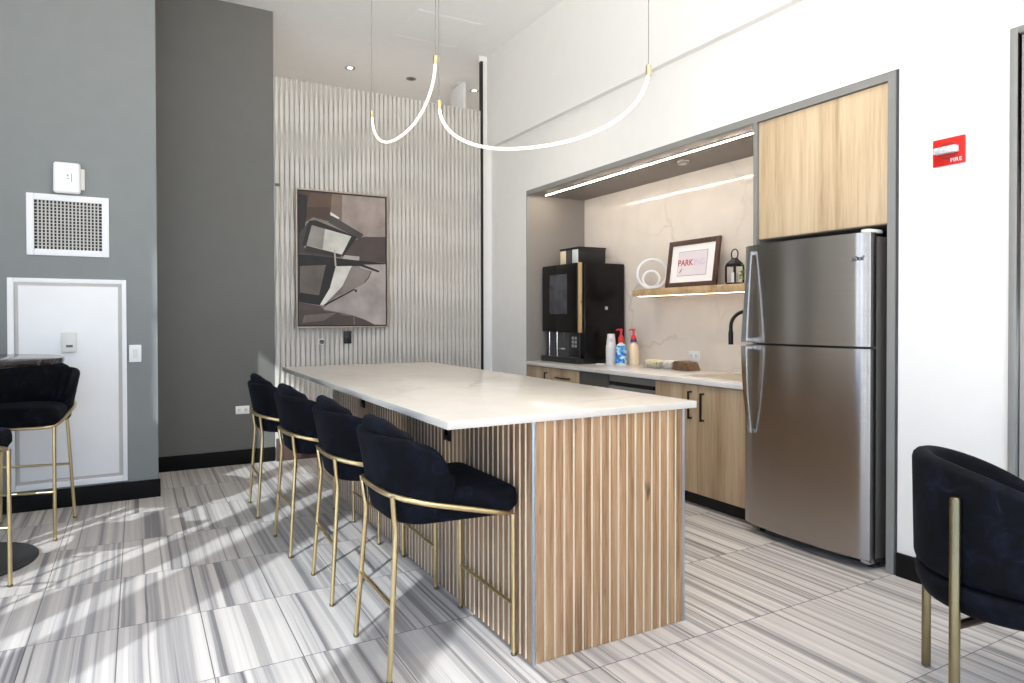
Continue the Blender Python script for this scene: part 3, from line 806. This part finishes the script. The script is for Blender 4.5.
# ------------------------------------------------------------------ niche cabinets
t = thing('wall_cabinet', 'pale oak cabinet above the refrigerator', 'cabinet', (3.5, 2.37, 1.725))
obj('carcass', box(BM(), 3.262, 3.92, 1.970, 2.7655, 1.725, 2.424), 'niche_grey', t)
obj('door', box(BM(), 3.238, 3.260, 1.974, 2.763, 1.728, 2.420, .0015), 'oak', t)
CT = .857; CB = CT-.034     # low worktop
single('worktop', box(BM(), 3.205, 3.886, 2.792, 5.451, CB, CT, .003), 'quartz_white', 'white quartz worktop running along the kitchen niche', 'countertop', (3.54, 4.1, CB))
def pull(x, y, z0, z1, parent, horiz=False):
    b = BM(); r = .0055
    if not horiz: box(b, x-.034, x-.023, y-r, y+r, z0, z1, .001); [box(b, x-.03, x, y-r, y+r, z, z+.011, .001) for z in (z0, z1-.011)]
    else: box(b, x-.034, x-.023, z0, z1, y-r, y+r, .001); [box(b, x-.03, x, yy, yy+.011, y-r, y+r, .001) for yy in (z0, z1-.011)]
    return obj('handle', b, 'black_metal', parent)
XF = 3.222
def base_unit(label, y0, y1, fronts):
    t = thing('base_cabinet', label, 'cabinet', (3.54, (y0+y1)/2, 0), group='base cabinets in the niche')
    obj('carcass', box(BM(), XF+.021, 3.885, y0, y1, .095, CB-.001), 'oak_front', t)
    obj('toe_kick', box(BM(), 3.30, 3.32, y0, y1, 0, .095), 'dark_gap', t)
    return t
t = base_unit('oak base cabinet under the coffee machine', 4.60, 5.448, 0)
d_ = obj('door', box(BM(), XF, XF+.02, 5.06, 5.446, .098, CB-.006, .001), 'oak_front', t); pull(XF, 5.10, .62, .775, d_)
d_ = obj('drawer', box(BM(), XF, XF+.02, 4.602, 5.056, .56, CB-.006, .001), 'oak_front', t); pull(XF, .742, 4.73, 4.93, d_, True)
d_ = obj('drawer', box(BM(), XF, XF+.02, 4.602, 5.056, .098, .556, .001), 'oak_front', t); pull(XF, .50, 4.73, 4.93, d_, True)
t = thing('undercounter_fridge', 'dark undercounter appliance between oak cabinet and dishwasher', 'appliance', (3.54, 4.40, 0))
obj('body', box(BM(), XF+.03, 3.885, 4.20, 4.598, .02, CB-.001), 'dark_steel', t)
obj('front_panel', box(BM(), XF+.002, XF+.03, 4.203, 4.595, .1, CB-.008, .003), plain('charcoal_panel', C(72, 70, 68), .45), t)
t = thing('dishwasher', 'stainless dishwasher with a recessed handle slot beside the sink cabinet', 'dishwasher', (3.54, 3.93, 0))
obj('body', box(BM(), XF+.04, 3.885, 3.66, 4.196, .02, CB-.001), 'dark_steel', t)
g = plain('dishwasher_steel', C(128, 128, 126), .35, metal=.4)
obj('control_panel', box(BM(), XF+.004, XF+.04, 3.663, 4.193, .77, CB-.006, .003), g, t)
obj('handle_recess', box(BM(), XF+.026, XF+.04, 3.70, 4.15, .737, .769), 'dark_gap', t)
b = BM(); box(b, XF, XF+.04, 3.663, 4.193, .1, .738, .003); obj('door', b, g, t)
t = base_unit('oak sink cabinet with two doors and black handles', 2.793, 3.657, 0)
d_ = obj('door', box(BM(), XF, XF+.02, 3.245, 3.655, .098, CB-.006, .001), 'oak_front', t); pull(XF, 3.30, .59, .775, d_)
d_ = obj('door', box(BM(), XF, XF+.02, 2.795, 3.241, .098, CB-.006, .001), 'oak_front', t); pull(XF, 3.19, .585, .77, d_)
t = thing('sink', 'undermount sink set in the niche worktop below the faucet', 'sink', (3.56, 3.22, CT))
b = BM(); x0, x1, y0, y1 = 3.34, 3.74, 2.95, 3.50
box(b, x0, x1, y0, y0+.006, CT, CT+.0012); box(b, x0, x1, y1-.006, y1, CT, CT+.0012); box(b, x0, x0+.006, y0+.006, y1-.006, CT, CT+.0012); box(b, x1-.006, x1, y0+.006, y1-.006, CT, CT+.0012)
obj('rim', b, 'quartz', t)
obj('basin', box(BM(), x0+.006, x1-.006, y0+.006, y1-.006, CT, CT+.0006), plain('sink_beige', C(188, 174, 152), .3), t)
# faucet
fx_, fy_ = 3.79, 3.22
t = thing('faucet', 'matte black gooseneck faucet peeking out left of the refrigerator', 'faucet', (fx_, fy_, CT))
pts = [(fx_, fy_, CT+.02), (fx_, fy_, 1.20)]
for k in range(1, 15):
    a = PI*k/14*.98; pts.append((fx_-.10+.10*math.cos(a), fy_+.04*(1-math.cos(a)), 1.20+.105*math.sin(a)))
e = pts[-1]; pts.append((e[0], e[1], e[2]-.03))
obj('spout', tube(BM(), pts, .0125, 14), 'black_metal', t)
obj('spray_head', tube(BM(), [(e[0], e[1], e[2]-.03), (e[0], e[1], e[2]-.05), (e[0], e[1], e[2]-.13)], [.013, .0165, .0165], 16), 'black_metal', t)
bm = BM(); lathe(bm, [(0, CT), (.028, CT), (.028, CT+.008), (.018, CT+.02), (.016, CT+.06), (0, CT+.06)], (fx_, fy_), 24); obj('base', bm, 'black_metal', t)
obj('lever', tube(BM(), [(fx_, fy_+.012, CT+.045), (fx_-.01, fy_+.05, CT+.055), (fx_-.015, fy_+.10, CT+.075)], [.008, .007, .006], 10), 'black_metal', t)
# niche lights
t = thing('led_strip', 'glowing LED strip set in the niche ceiling', 'light strip', (3.39, 4.15, 2.43))
obj('channel', box(BM(), 3.375, 3.401, 2.93, 5.375, 2.424, 2.4299), 'frame_grey', t)
obj('diffuser', box(BM(), 3.383, 3.393, 2.935, 5.37, 2.421, 2.4242), 'led', t)
t = thing('puck_light', 'round puck light in the niche ceiling above the shelf', 'ceiling light', (3.56, 3.74, 2.43))
bm = BM(); lathe(bm, [(0, 2.43), (.048, 2.43), (.046, 2.412), (.034, 2.408), (0, 2.408)], (3.56, 3.74), 28); obj('housing', bm, 'niche_grey', t)
bm = BM(); lathe(bm, [(0, 2.4072), (.032, 2.4072), (.032, 2.409)], (3.56, 3.74), 28); obj('lens', bm, 'off_white', t)

# floating shelf
SZ0, SZ1, SX = 1.443, 1.500, 3.65
t = thing('floating_shelf', 'oak floating shelf with underlight on the marble backsplash', 'shelf', (3.77, 3.6, SZ0))
obj('board', box(BM(), SX, 3.8865, 2.80, 4.43, SZ0, SZ1, .0015), 'oak_shelf', t)
obj('led_strip', box(BM(), SX+.045, SX+.060, 2.82, 4.41, SZ0-.002, SZ0-.0002), 'shelf_led', t)
# ring sculpture
b = BM(); xs = 0.; yc = 0.; RX, RY = 3.745, 4.29
t = thing('ring_sculpture', 'white double ring ornament standing at the left end of the shelf', 'ornament', (RX, RY, SZ1), math.radians(46))
R1 = .120; ring(b, (xs, yc, R1+.010), R1, .0105); obj('outer_ring', b, 'white', t, local=True)
b = BM(); R2 = .067; ring(b, (xs, yc+.008, R2+.018), R2, .0095); obj('inner_ring', b, 'white', t, local=True)
# framed print, leaning back a little
def framed_print():
    yc = 3.845; w, h = .54, .375; lean = math.radians(8); xb = 3.725
    t = thing('framed_print', 'dark wood framed print with red PARK lettering on the shelf', 'framed print', (xb, yc, SZ1))
    R_ = Matrix.Translation((xb, yc, SZ1+.003)) @ Matrix.Rotation(lean, 4, 'Y')
    def put(bm): bmesh.ops.transform(bm, matrix=R_, verts=bm.verts[:]); return bm
    f = .038; b = BM()
    box(b, 0, .022, -w/2, -w/2+f, 0, h, .002); box(b, 0, .022, w/2-f, w/2, 0, h, .002); box(b, 0, .022, -w/2+f, w/2-f, 0, f, .002); box(b, 0, .022, -w/2+f, w/2-f, h-f, h, .002)
    obj('frame', put(b), 'brown_wood', t)
    obj('mat_board', put(box(BM(), .010, .018, -w/2+f, w/2-f, f, h-f)), 'paper', t)
    pw, ph = .31, .195; zc = h/2
    obj('print_border', put(box(BM(), .0088, .0098, -pw/2, pw/2, zc-ph/2, zc+ph/2)), 'print_edge', t)
    pr_ = obj('print', put(box(BM(), .0076, .0086, -pw/2+.003, pw/2-.003, zc-ph/2+.003, zc+ph/2-.003)), 'print', t)
    obj('red_lettering', put(text_bm('PARK', .068, face_mx(.0072, .072, zc+.004), .0004)), 'red_ink', pr_)
    obj('pale_lettering', put(text_bm('ING', .068, face_mx(.0072, -.078, zc+.004), .0004)), 'pale_ink', pr_)
    b = BM(); prism(b, [(.130, zc-.075), (.118, zc-.068), (.100, zc-.038), (.104, zc-.036), (.118, zc-.052)], 'x', .0068, .0074)
    obj('pen_mark', put(b), 'black_ink', pr_)
framed_print()
# lantern
def lantern():
    x, y = 3.72, 3.385; w = .042
    t = thing('lantern', 'small black lantern with ring handle on the shelf', 'lantern', (x, y, SZ1))
    obj('base', box(BM(), x-w, x+w, y-w, y+w, SZ1, SZ1+.012, .002), 'black_metal', t)
    for sx in (-1, 1):
        for sy in (-1, 1): obj('post', box(BM(), x+sx*w-.005, x+sx*w+.005, y+sy*w-.005, y+sy*w+.005, SZ1+.012, SZ1+.130, .001), 'black_metal', t)
    b = BM(); lathe(b, [(.063, SZ1+.128), (.064, SZ1+.134), (.056, SZ1+.150), (.040, SZ1+.166), (.026, SZ1+.178), (.022, SZ1+.188), (0, SZ1+.19)], (x, y), 4)
    lathe(b, [(.063, SZ1+.128), (0, SZ1+.128)], (x, y), 4)
    bmesh.ops.rotate(b, verts=b.verts[:], cent=(x, y, 0), matrix=Matrix.Rotation(PI/4, 3, 'Z')); obj('roof', b, 'black_metal', t)
    b = BM(); pts = [(x, y+.030*math.cos(q), SZ1+.215+.036*math.sin(q)) for q in [2*PI*k/28 for k in range(28)]]; tube(b, pts, .0045, 8, closed=True); obj('handle', b, 'black_metal', t)
    b = BM(); lathe(b, [(0, SZ1+.012), (.022, SZ1+.012), (.022, SZ1+.08), (.02, SZ1+.084), (0, SZ1+.084)], (x, y), 20); obj('candle', b, 'paper', t)
lantern()
# potted plant
def plant():
    x, y = 3.73, 3.215
    t = thing('potted_plant', 'trailing green plant in a white pot, half behind the refrigerator', 'plant', (x, y, SZ1))
    b = BM(); lathe(b, [(0, SZ1), (.042, SZ1), (.055, SZ1+.10), (.05, SZ1+.10), (.047, SZ1+.085), (0, SZ1+.085)], (x, y), 28); obj('pot', b, 'pot', t)
    b = BM(); rnd = random.Random(3)
    for k in range(46):
        a = rnd.uniform(0, 2*PI); rr = rnd.uniform(.01, .085); zz = SZ1+.10+rnd.uniform(-.02, .07)
        if k < 14: a = PI*.5+rnd.uniform(-.9, 1.2); rr = rnd.uniform(.06, .085); zz = SZ1+rnd.uniform(.035, .10)
        c = Vector((x+rr*math.cos(a), y+rr*math.sin(a), zz)); s = rnd.uniform(.016, .026)
        t_ = BM(); vs = [t_.verts.new(p) for p in ((0, 0, 0), (.45*s, .5*s, .12*s), (0, 1.15*s, -.15*s), (-.45*s, .5*s, .12*s))]
        t_.faces.new((vs[0], vs[1], vs[2])); t_.faces.new((vs[0], vs[2], vs[3]))
        ex = bmesh.ops.extrude_face_region(t_, geom=t_.faces[:]); bmesh.ops.translate(t_, vec=(0, 0, .0012), verts=[v for v in ex['geom'] if isinstance(v, bmesh.types.BMVert)])
        bmesh.ops.transform(t_, matrix=Matrix.Translation(c) @ Matrix.Rotation(a-PI/2, 4, 'Z') @ Matrix.Rotation(rnd.uniform(-1.2, .6), 4, 'X') @ Matrix.Rotation(rnd.uniform(-.8, .8), 4, 'Y'), verts=t_.verts[:]); merge(b, t_)
    obj('leaves', b, 'leaf', t)
    b = BM()
    for a in (.9, 1.5, 2.0): tube(b, [(x, y, SZ1+.085), (x+.05*math.cos(a), y+.05*math.sin(a), SZ1+.125), (x+.075*math.cos(a), y+.075*math.sin(a), SZ1+.08), (x+.078*math.cos(a), y+.078*math.sin(a), SZ1+.045)], .0015, 5)
    obj('stems', b, 'leaf', t)
plant()

# ------------------------------------------------------------------ worktop items
def coffee_machine():
    xf, y0, y1 = 3.375, 4.79, 5.43
    t = thing('coffee_machine', 'large black coffee machine on the niche worktop', 'coffee machine', (3.6, (y0+y1)/2, CT))
    obj('body', box(BM(), xf+.045, 3.868, y0+.01, y1-.01, CT+.012, 1.752, .012, 3), 'black_gloss', t)
    d_ = obj('front_door', box(BM(), xf, xf+.05, y0+.055, y1, 1.135, 1.752, .012, 3), 'black_gloss', t)
    obj('touch_screen', box(BM(), xf-.0015, xf+.002, 5.005, 5.295, 1.30, 1.66, .001), 'screen', d_)
    b = BM(); box(b, xf+.006, xf+.036, y0+.03, y0+.055, 1.135, 1.752, .002); obj('gold_edge', b, 'tan', t)
    b = BM(); box(b, xf+.035, xf+.046, y0+.07, y1-.03, CT+.03, 1.13); obj('brew_bay_back', b, 'dark_steel', t)
    for yy in (5.33, 5.20): obj('chrome_rail', tube(BM(), [(xf+.022, yy, CT+.05), (xf+.022, yy, 1.136)], .007, 10), 'chrome', t)
    b = BM(); tube(b, [(xf+.045, 5.12, 1.133), (xf+.045, 5.12, 1.0), (xf+.045, 5.12, .985)], [.022, .022, .012], 16); obj('spout', b, 'dark_steel', t)
    obj('cup_stand', box(BM(), xf+.02, xf+.06, 5.07, 5.17, .985-.01, .99, .002), 'chrome', t)
    b = BM(); box(b, xf+.03, xf+.06, y0+.075, 5.02, CT+.06, 1.13, .004); obj('payment_panel', b, 'black', t)
    b = BM()
    for r in range(3):
        for c in range(2): box(b, xf+.027, xf+.031, y0+.105+c*.045, y0+.135+c*.045, 1.0+r*.035, 1.025+r*.035, .002)
    obj('keypad', b, 'light_grey', t)
    obj('drip_tray', box(BM(), xf-.02, 3.84, y0+.02, y1-.015, CT+.0, CT+.05, .006), 'black', t)
    obj('drip_grid', box(BM(), xf-.005, xf+.055, y0+.09, y1-.06, CT+.0502, CT+.054), 'dark_steel', t)
    b = BM(); box(b, 3.645, 3.675, y0+.0085, y0+.011, 1.335, 1.365); obj('side_logo', b, 'light_grey', t)
    b = BM(); box(b, xf+.02, xf+.03, y0+.0285, y0+.031, 1.40, 1.412); obj('lock', b, 'black', t)
coffee_machine()
t = thing('supply_box', 'black box of packets lying on top of the coffee machine', 'box', (3.6, 5.09, 1.7525))
obj('box_body', box(BM(), 3.46, 3.75, 4.93, 5.24, 1.7525, 1.888, .004), 'black', t)
obj('lid', box(BM(), 3.454, 3.755, 4.926, 5.244, 1.888, 1.904, .003), 'black', t)
for k, mname in enumerate(('cream', 'dark_steel', 'pot')):
    obj('packet_front', box(BM(), 3.455, 3.461, 5.142-.098*k+.004, 5.235-.098*k, 1.757, 1.882, .001), mname, t)
# paper cups, upside down in one nested stack
cx_, cy_ = 3.60, 4.655
def cup(): 
    b = BM(); lathe(b, [(.046, 0), (.047, .004), (.043, .006), (.031, .115), (.028, .1155), (.027, .112), (0, .112)], (0, 0), 28); return b
c0 = None
for k in range(13):
    lab = 'white paper cup with a round logo, topmost of the upside-down stack' if k == 12 else 'white paper cup nested in the stack under the logo cup'
    if c0 is None: c0 = obj('paper_cup', cup(), 'paper'); o = c0
    else: o = c0.copy(); COL.objects.link(o)
    o.location = (cx_, cy_, CT+.0005+k*.0126); tag(o, lab, 'cup', 'stacked paper cups')
    if k == 12:
        b = BM()
        for r0, r1 in ((.0125, .009),):
            for i in range(24):
                a, a2 = 2*PI*i/24, 2*PI*(i+1)/24; pa = []
                for r_, q in ((r0, a), (r0, a2), (r1, a2), (r1, a)):
                    z_ = .062+r_*math.sin(q); lat = r_*math.cos(q); rad = .043-(.012)*(z_-.006)/.109+.0006
                    an = math.atan2(-.79, -.61)+lat/rad; pa.append(b.verts.new((rad*math.cos(an), rad*math.sin(an), z_)))
                b.faces.new(pa)
        obj('logo', b, plain('dark_green_ink', C(60, 84, 74), .5), o, local=True)
def pump_bottle(x, y, label, body, lab_mat, collar, wid=.043):
    t = thing('pump_bottle', label, 'bottle', (x, y, CT), group='creamer pump bottles')
    b = BM(); lathe(b, [(0, CT), (wid*.93, CT), (wid, CT+.008), (wid, CT+.10), (wid*.96, CT+.145), (wid*.75, CT+.175), (.019, CT+.188), (.019, CT+.20), (0, CT+.20)], (x, y), 32); obj('bottle', b, body, t)
    b = BM(); lathe(b, [(wid+.0006, CT+.02), (wid+.0009, CT+.10), (wid*.965+.0006, CT+.143), (wid*.8+.0006, CT+.170)], (x, y), 32); obj('label', b, lab_mat, t)
    b = BM(); lathe(b, [(0, CT+.198), (.023, CT+.198), (.025, CT+.205), (.024, CT+.235), (.016, CT+.25), (.010, CT+.262), (.009, CT+.29), (0, CT+.29)], (x, y), 24, 0)
    p_ = obj('pump', b, 'red_pump', t)
    b = BM(); lathe(b, [(0, CT+.197), (.0255, CT+.197), (.0262, CT+.205), (.0255, CT+.222), (.02, CT+.224)], (x, y), 24); obj('collar', b, collar, t)
    b = BM(); tube(b, [(x, y, CT+.288), (x, y, CT+.312)], .012, 14); tube(b, [(x+.008, y-.006, CT+.306), (x-.02, y+.022, CT+.306), (x-.028, y+.03, CT+.296)], [.008, .007, .006], 10); obj('nozzle', b, 'red_pump', p_)
pump_bottle(3.61, 4.53, 'blue creamer bottle with red pump next to the cups', 'pot', 'blue_label', 'red_pump', .047)
pump_bottle(3.735, 4.515, 'cream coloured creamer bottle with red pump and purple collar', 'cream', 'cream', 'purple', .047)
# condiment tubs and basket
def tub(x, y, w, l, label, pm, n):
    t = thing('condiment_tub', label, 'tub', (x, y, CT), group='clear tubs of packets')
    b = BM(); h = .052; th = .003
    box(b, x-w, x+w, y-l, y+l, CT, CT+.004); box(b, x-w, x-w+th, y-l, y+l, CT+.004, CT+h); box(b, x+w-th, x+w, y-l, y+l, CT+.004, CT+h); box(b, x-w+th, x+w-th, y-l, y-l+th, CT+.004, CT+h); box(b, x-w+th, x+w-th, y+l-th, y+l, CT+.004, CT+h)
    m, nt, bs = newmat('clear_tub'); bs.inputs['Transmission Weight'].default_value = .85; bs.inputs['Roughness'].default_value = .08; bs.inputs['IOR'].default_value = 1.2; bs.inputs['Base Color'].default_value = (.95, .95, .93, 1)
    obj('tub_body', b, m, t)
    return t
for (x, y, w, l, lab, pm, nm) in ((3.66, 4.16, .05, .075, 'clear tub of yellow packets on the worktop right of the bottles', 'packet', 'yellow'), (3.69, 4.005, .05, .062, 'clear tub of white packets beside the brown wicker basket', 'packet_white', 'white')):
    tub(x, y, w, l, lab, pm, 0)
    n = 7
    for k in range(n):
        yy = y-l+.012+(2*l-.024)*k/(n-1)
        b = BM(); box(b, -.036, .036, -.004, .004, 0, .062, .0015); bmesh.ops.transform(b, matrix=Matrix.Translation((x, yy, CT+.005)) @ Matrix.Rotation(random.uniform(-.12, .12), 4, 'X') @ Matrix.Rotation(random.uniform(-.1, .1), 4, 'Z'), verts=b.verts[:])
        single('condiment_packet', b, pm, '%s paper packet standing in the %s' % (nm, 'tub next to the bottles' if nm == 'yellow' else 'tub next to the wicker basket'), 'packet', (x, yy, CT+.005), '%s condiment packets' % nm)
t = thing('wicker_basket', 'brown wicker basket with a sloped end below the backsplash outlet', 'basket', (3.70, 3.84, CT))
b = BM(); prism(b, [(3.935, CT), (3.755, CT), (3.79, CT+.062), (3.925, CT+.07)], 'x', 3.64, 3.77)
bmesh.ops.bevel(b, geom=b.edges[:], offset=.006, segments=2, affect='EDGES'); obj('basket_body', b, 'wicker', t)
b = BM()
for i in range(5): z = CT+.012+i*.011; tube(b, [(3.637, 3.932-.001*i, z), (3.637, 3.768+.005*i, z)], .0045, 6)
obj('weave_rows', b, 'wicker', t)
# napkin scrap
b = BM(); prism(b, [(3.50, 4.74), (3.54, 4.69), (3.57, 4.71), (3.535, 4.765)], 'z', CT+.0004, CT+.006); single('paper_packet', b, 'paper', 'small white paper packet lying at the foot of the coffee machine', 'packet', (3.53, 4.73, CT+.0004))
# backsplash outlet (faces -X)
t = thing('backsplash_outlet', 'white double outlet on the marble backsplash right of the basket', 'outlet', (3.887, 3.945, .92))
obj('cover_plate', box(BM(), 3.879, 3.887, 3.885, 4.008, .92, .995, .002), 'white', t)
for y in (3.92, 3.973):
    b = BM(); box(b, 3.8765, 3.880, y-.015, y+.015, .938, .977, .003)
    for q in (-.005, .005): box(b, 3.8758, 3.8768, y+q-.0012, y+q+.0012, .955, .966, 0, 1, 1)
    obj('socket', b, ['off_white', 'dark_gap'], t)

# fire alarm strobe
t = thing('fire_alarm', 'red fire alarm strobe on the white wall right of the refrigerator', 'fire alarm', (XW, 1.687, 1.955))
obj('backplate', box(BM(), XW-.012, XW, 1.619, 1.756, 1.955, 2.078, .003), 'red', t)
b = BM(); pts = [(1.687+.05*math.cos(a), 2.02+.038*math.sin(a)) for a in [2*PI*k/8+PI/8 for k in range(8)]]; prism(b, pts, 'x', XW-.018, XW-.011); obj('lens_housing', b, 'red_dark', t)
obj('strobe_lens', box(BM(), XW-.05, XW-.017, 1.639, 1.735, 2.004, 2.034, .004), 'strobe', t)
obj('lettering', text_bm('FIRE', .025, face_mx(XW-.0124, 1.654, 1.973), .0006, 0, 1.12, 0), 'white', t)

# ------------------------------------------------------------------ light
w = bpy.data.worlds.new('world'); S.world = w; w.use_nodes = True
nt = w.node_tree; bg = nt.nodes['Background']
tc = nt.nodes.new('ShaderNodeTexCoord'); sp = nt.nodes.new('ShaderNodeSeparateXYZ'); nt.links.new(tc.outputs['Generated'], sp.inputs[0])
cr = nt.nodes.new('ShaderNodeValToRGB'); mp_ = nt.nodes.new('ShaderNodeMath'); mp_.operation = 'MULTIPLY_ADD'; mp_.inputs[1].default_value = .5; mp_.inputs[2].default_value = .5
nt.links.new(sp.outputs[2], mp_.inputs[0]); nt.links.new(mp_.outputs[0], cr.inputs[0])
cr.color_ramp.elements[0].position = .47; cr.color_ramp.elements[0].color = (3.1, 3.1, 3.08, 1)
cr.color_ramp.elements[1].position = .53; cr.color_ramp.elements[1].color = (.42, .74, 1.24, 1)
nt.links.new(cr.outputs[0], bg.inputs[0]); bg.inputs[1].default_value = 3.4
def sun():
    l = bpy.data.lights.new('sun', 'SUN'); l.energy = 6.5; l.angle = math.radians(.7); l.color = (.88, .96, 1.)
    o = bpy.data.objects.new('sun', l); COL.objects.link(o)
    o.rotation_euler = Vector((.69, .72, -.655)).to_track_quat('-Z', 'Y').to_euler()
sun()
def portal(loc, rot, sx, sy):
    l = bpy.data.lights.new('window_portal', 'AREA'); l.shape = 'RECTANGLE'; l.size = sx; l.size_y = sy; l.cycles.is_portal = True
    o = bpy.data.objects.new('window_portal', l); COL.objects.link(o); o.location = loc; o.rotation_euler = rot
portal((XL-.1, .85, 2.), (0, -PI/2, 0), 3.9, 7.6)
portal((.6, YB-.1, 2.), (PI/2, 0, 0), 5.4, 3.6)
def spot(x, y, z, e, ang=110, col=(1, .86, .68)):
    l = bpy.data.lights.new('downlight', 'SPOT'); l.energy = e; l.spot_size = math.radians(ang); l.spot_blend = .8; l.color = col; l.shadow_soft_size = .05
    o = bpy.data.objects.new('downlight', l); COL.objects.link(o); o.location = (x, y, z)
for x in (2.027, 3.52, .6): spot(x, 7.18, CZ-.03, 330, 120, (1, .97, .93))
# unseen ceiling spots added as warm fill, without built fittings
for x, y in ((.9, 1.0), (1.9, 1.0), (.9, -1.2), (1.9, -1.2), (2.1, 2.7), (2.1, 4.6)):
    spot(x, y, CZ-.02, 105, 110, (1, .88, .72))
S.view_settings.view_transform = 'Standard'; S.view_settings.look = 'None'
S.view_settings.exposure = -.6; S.view_settings.gamma = 1.; S.view_settings.use_curve_mapping = False
S.cycles.max_bounces = 8; S.cycles.diffuse_bounces = 5; S.cycles.glossy_bounces = 4; S.cycles.sample_clamp_indirect = 6.
S.cycles.use_denoising = True
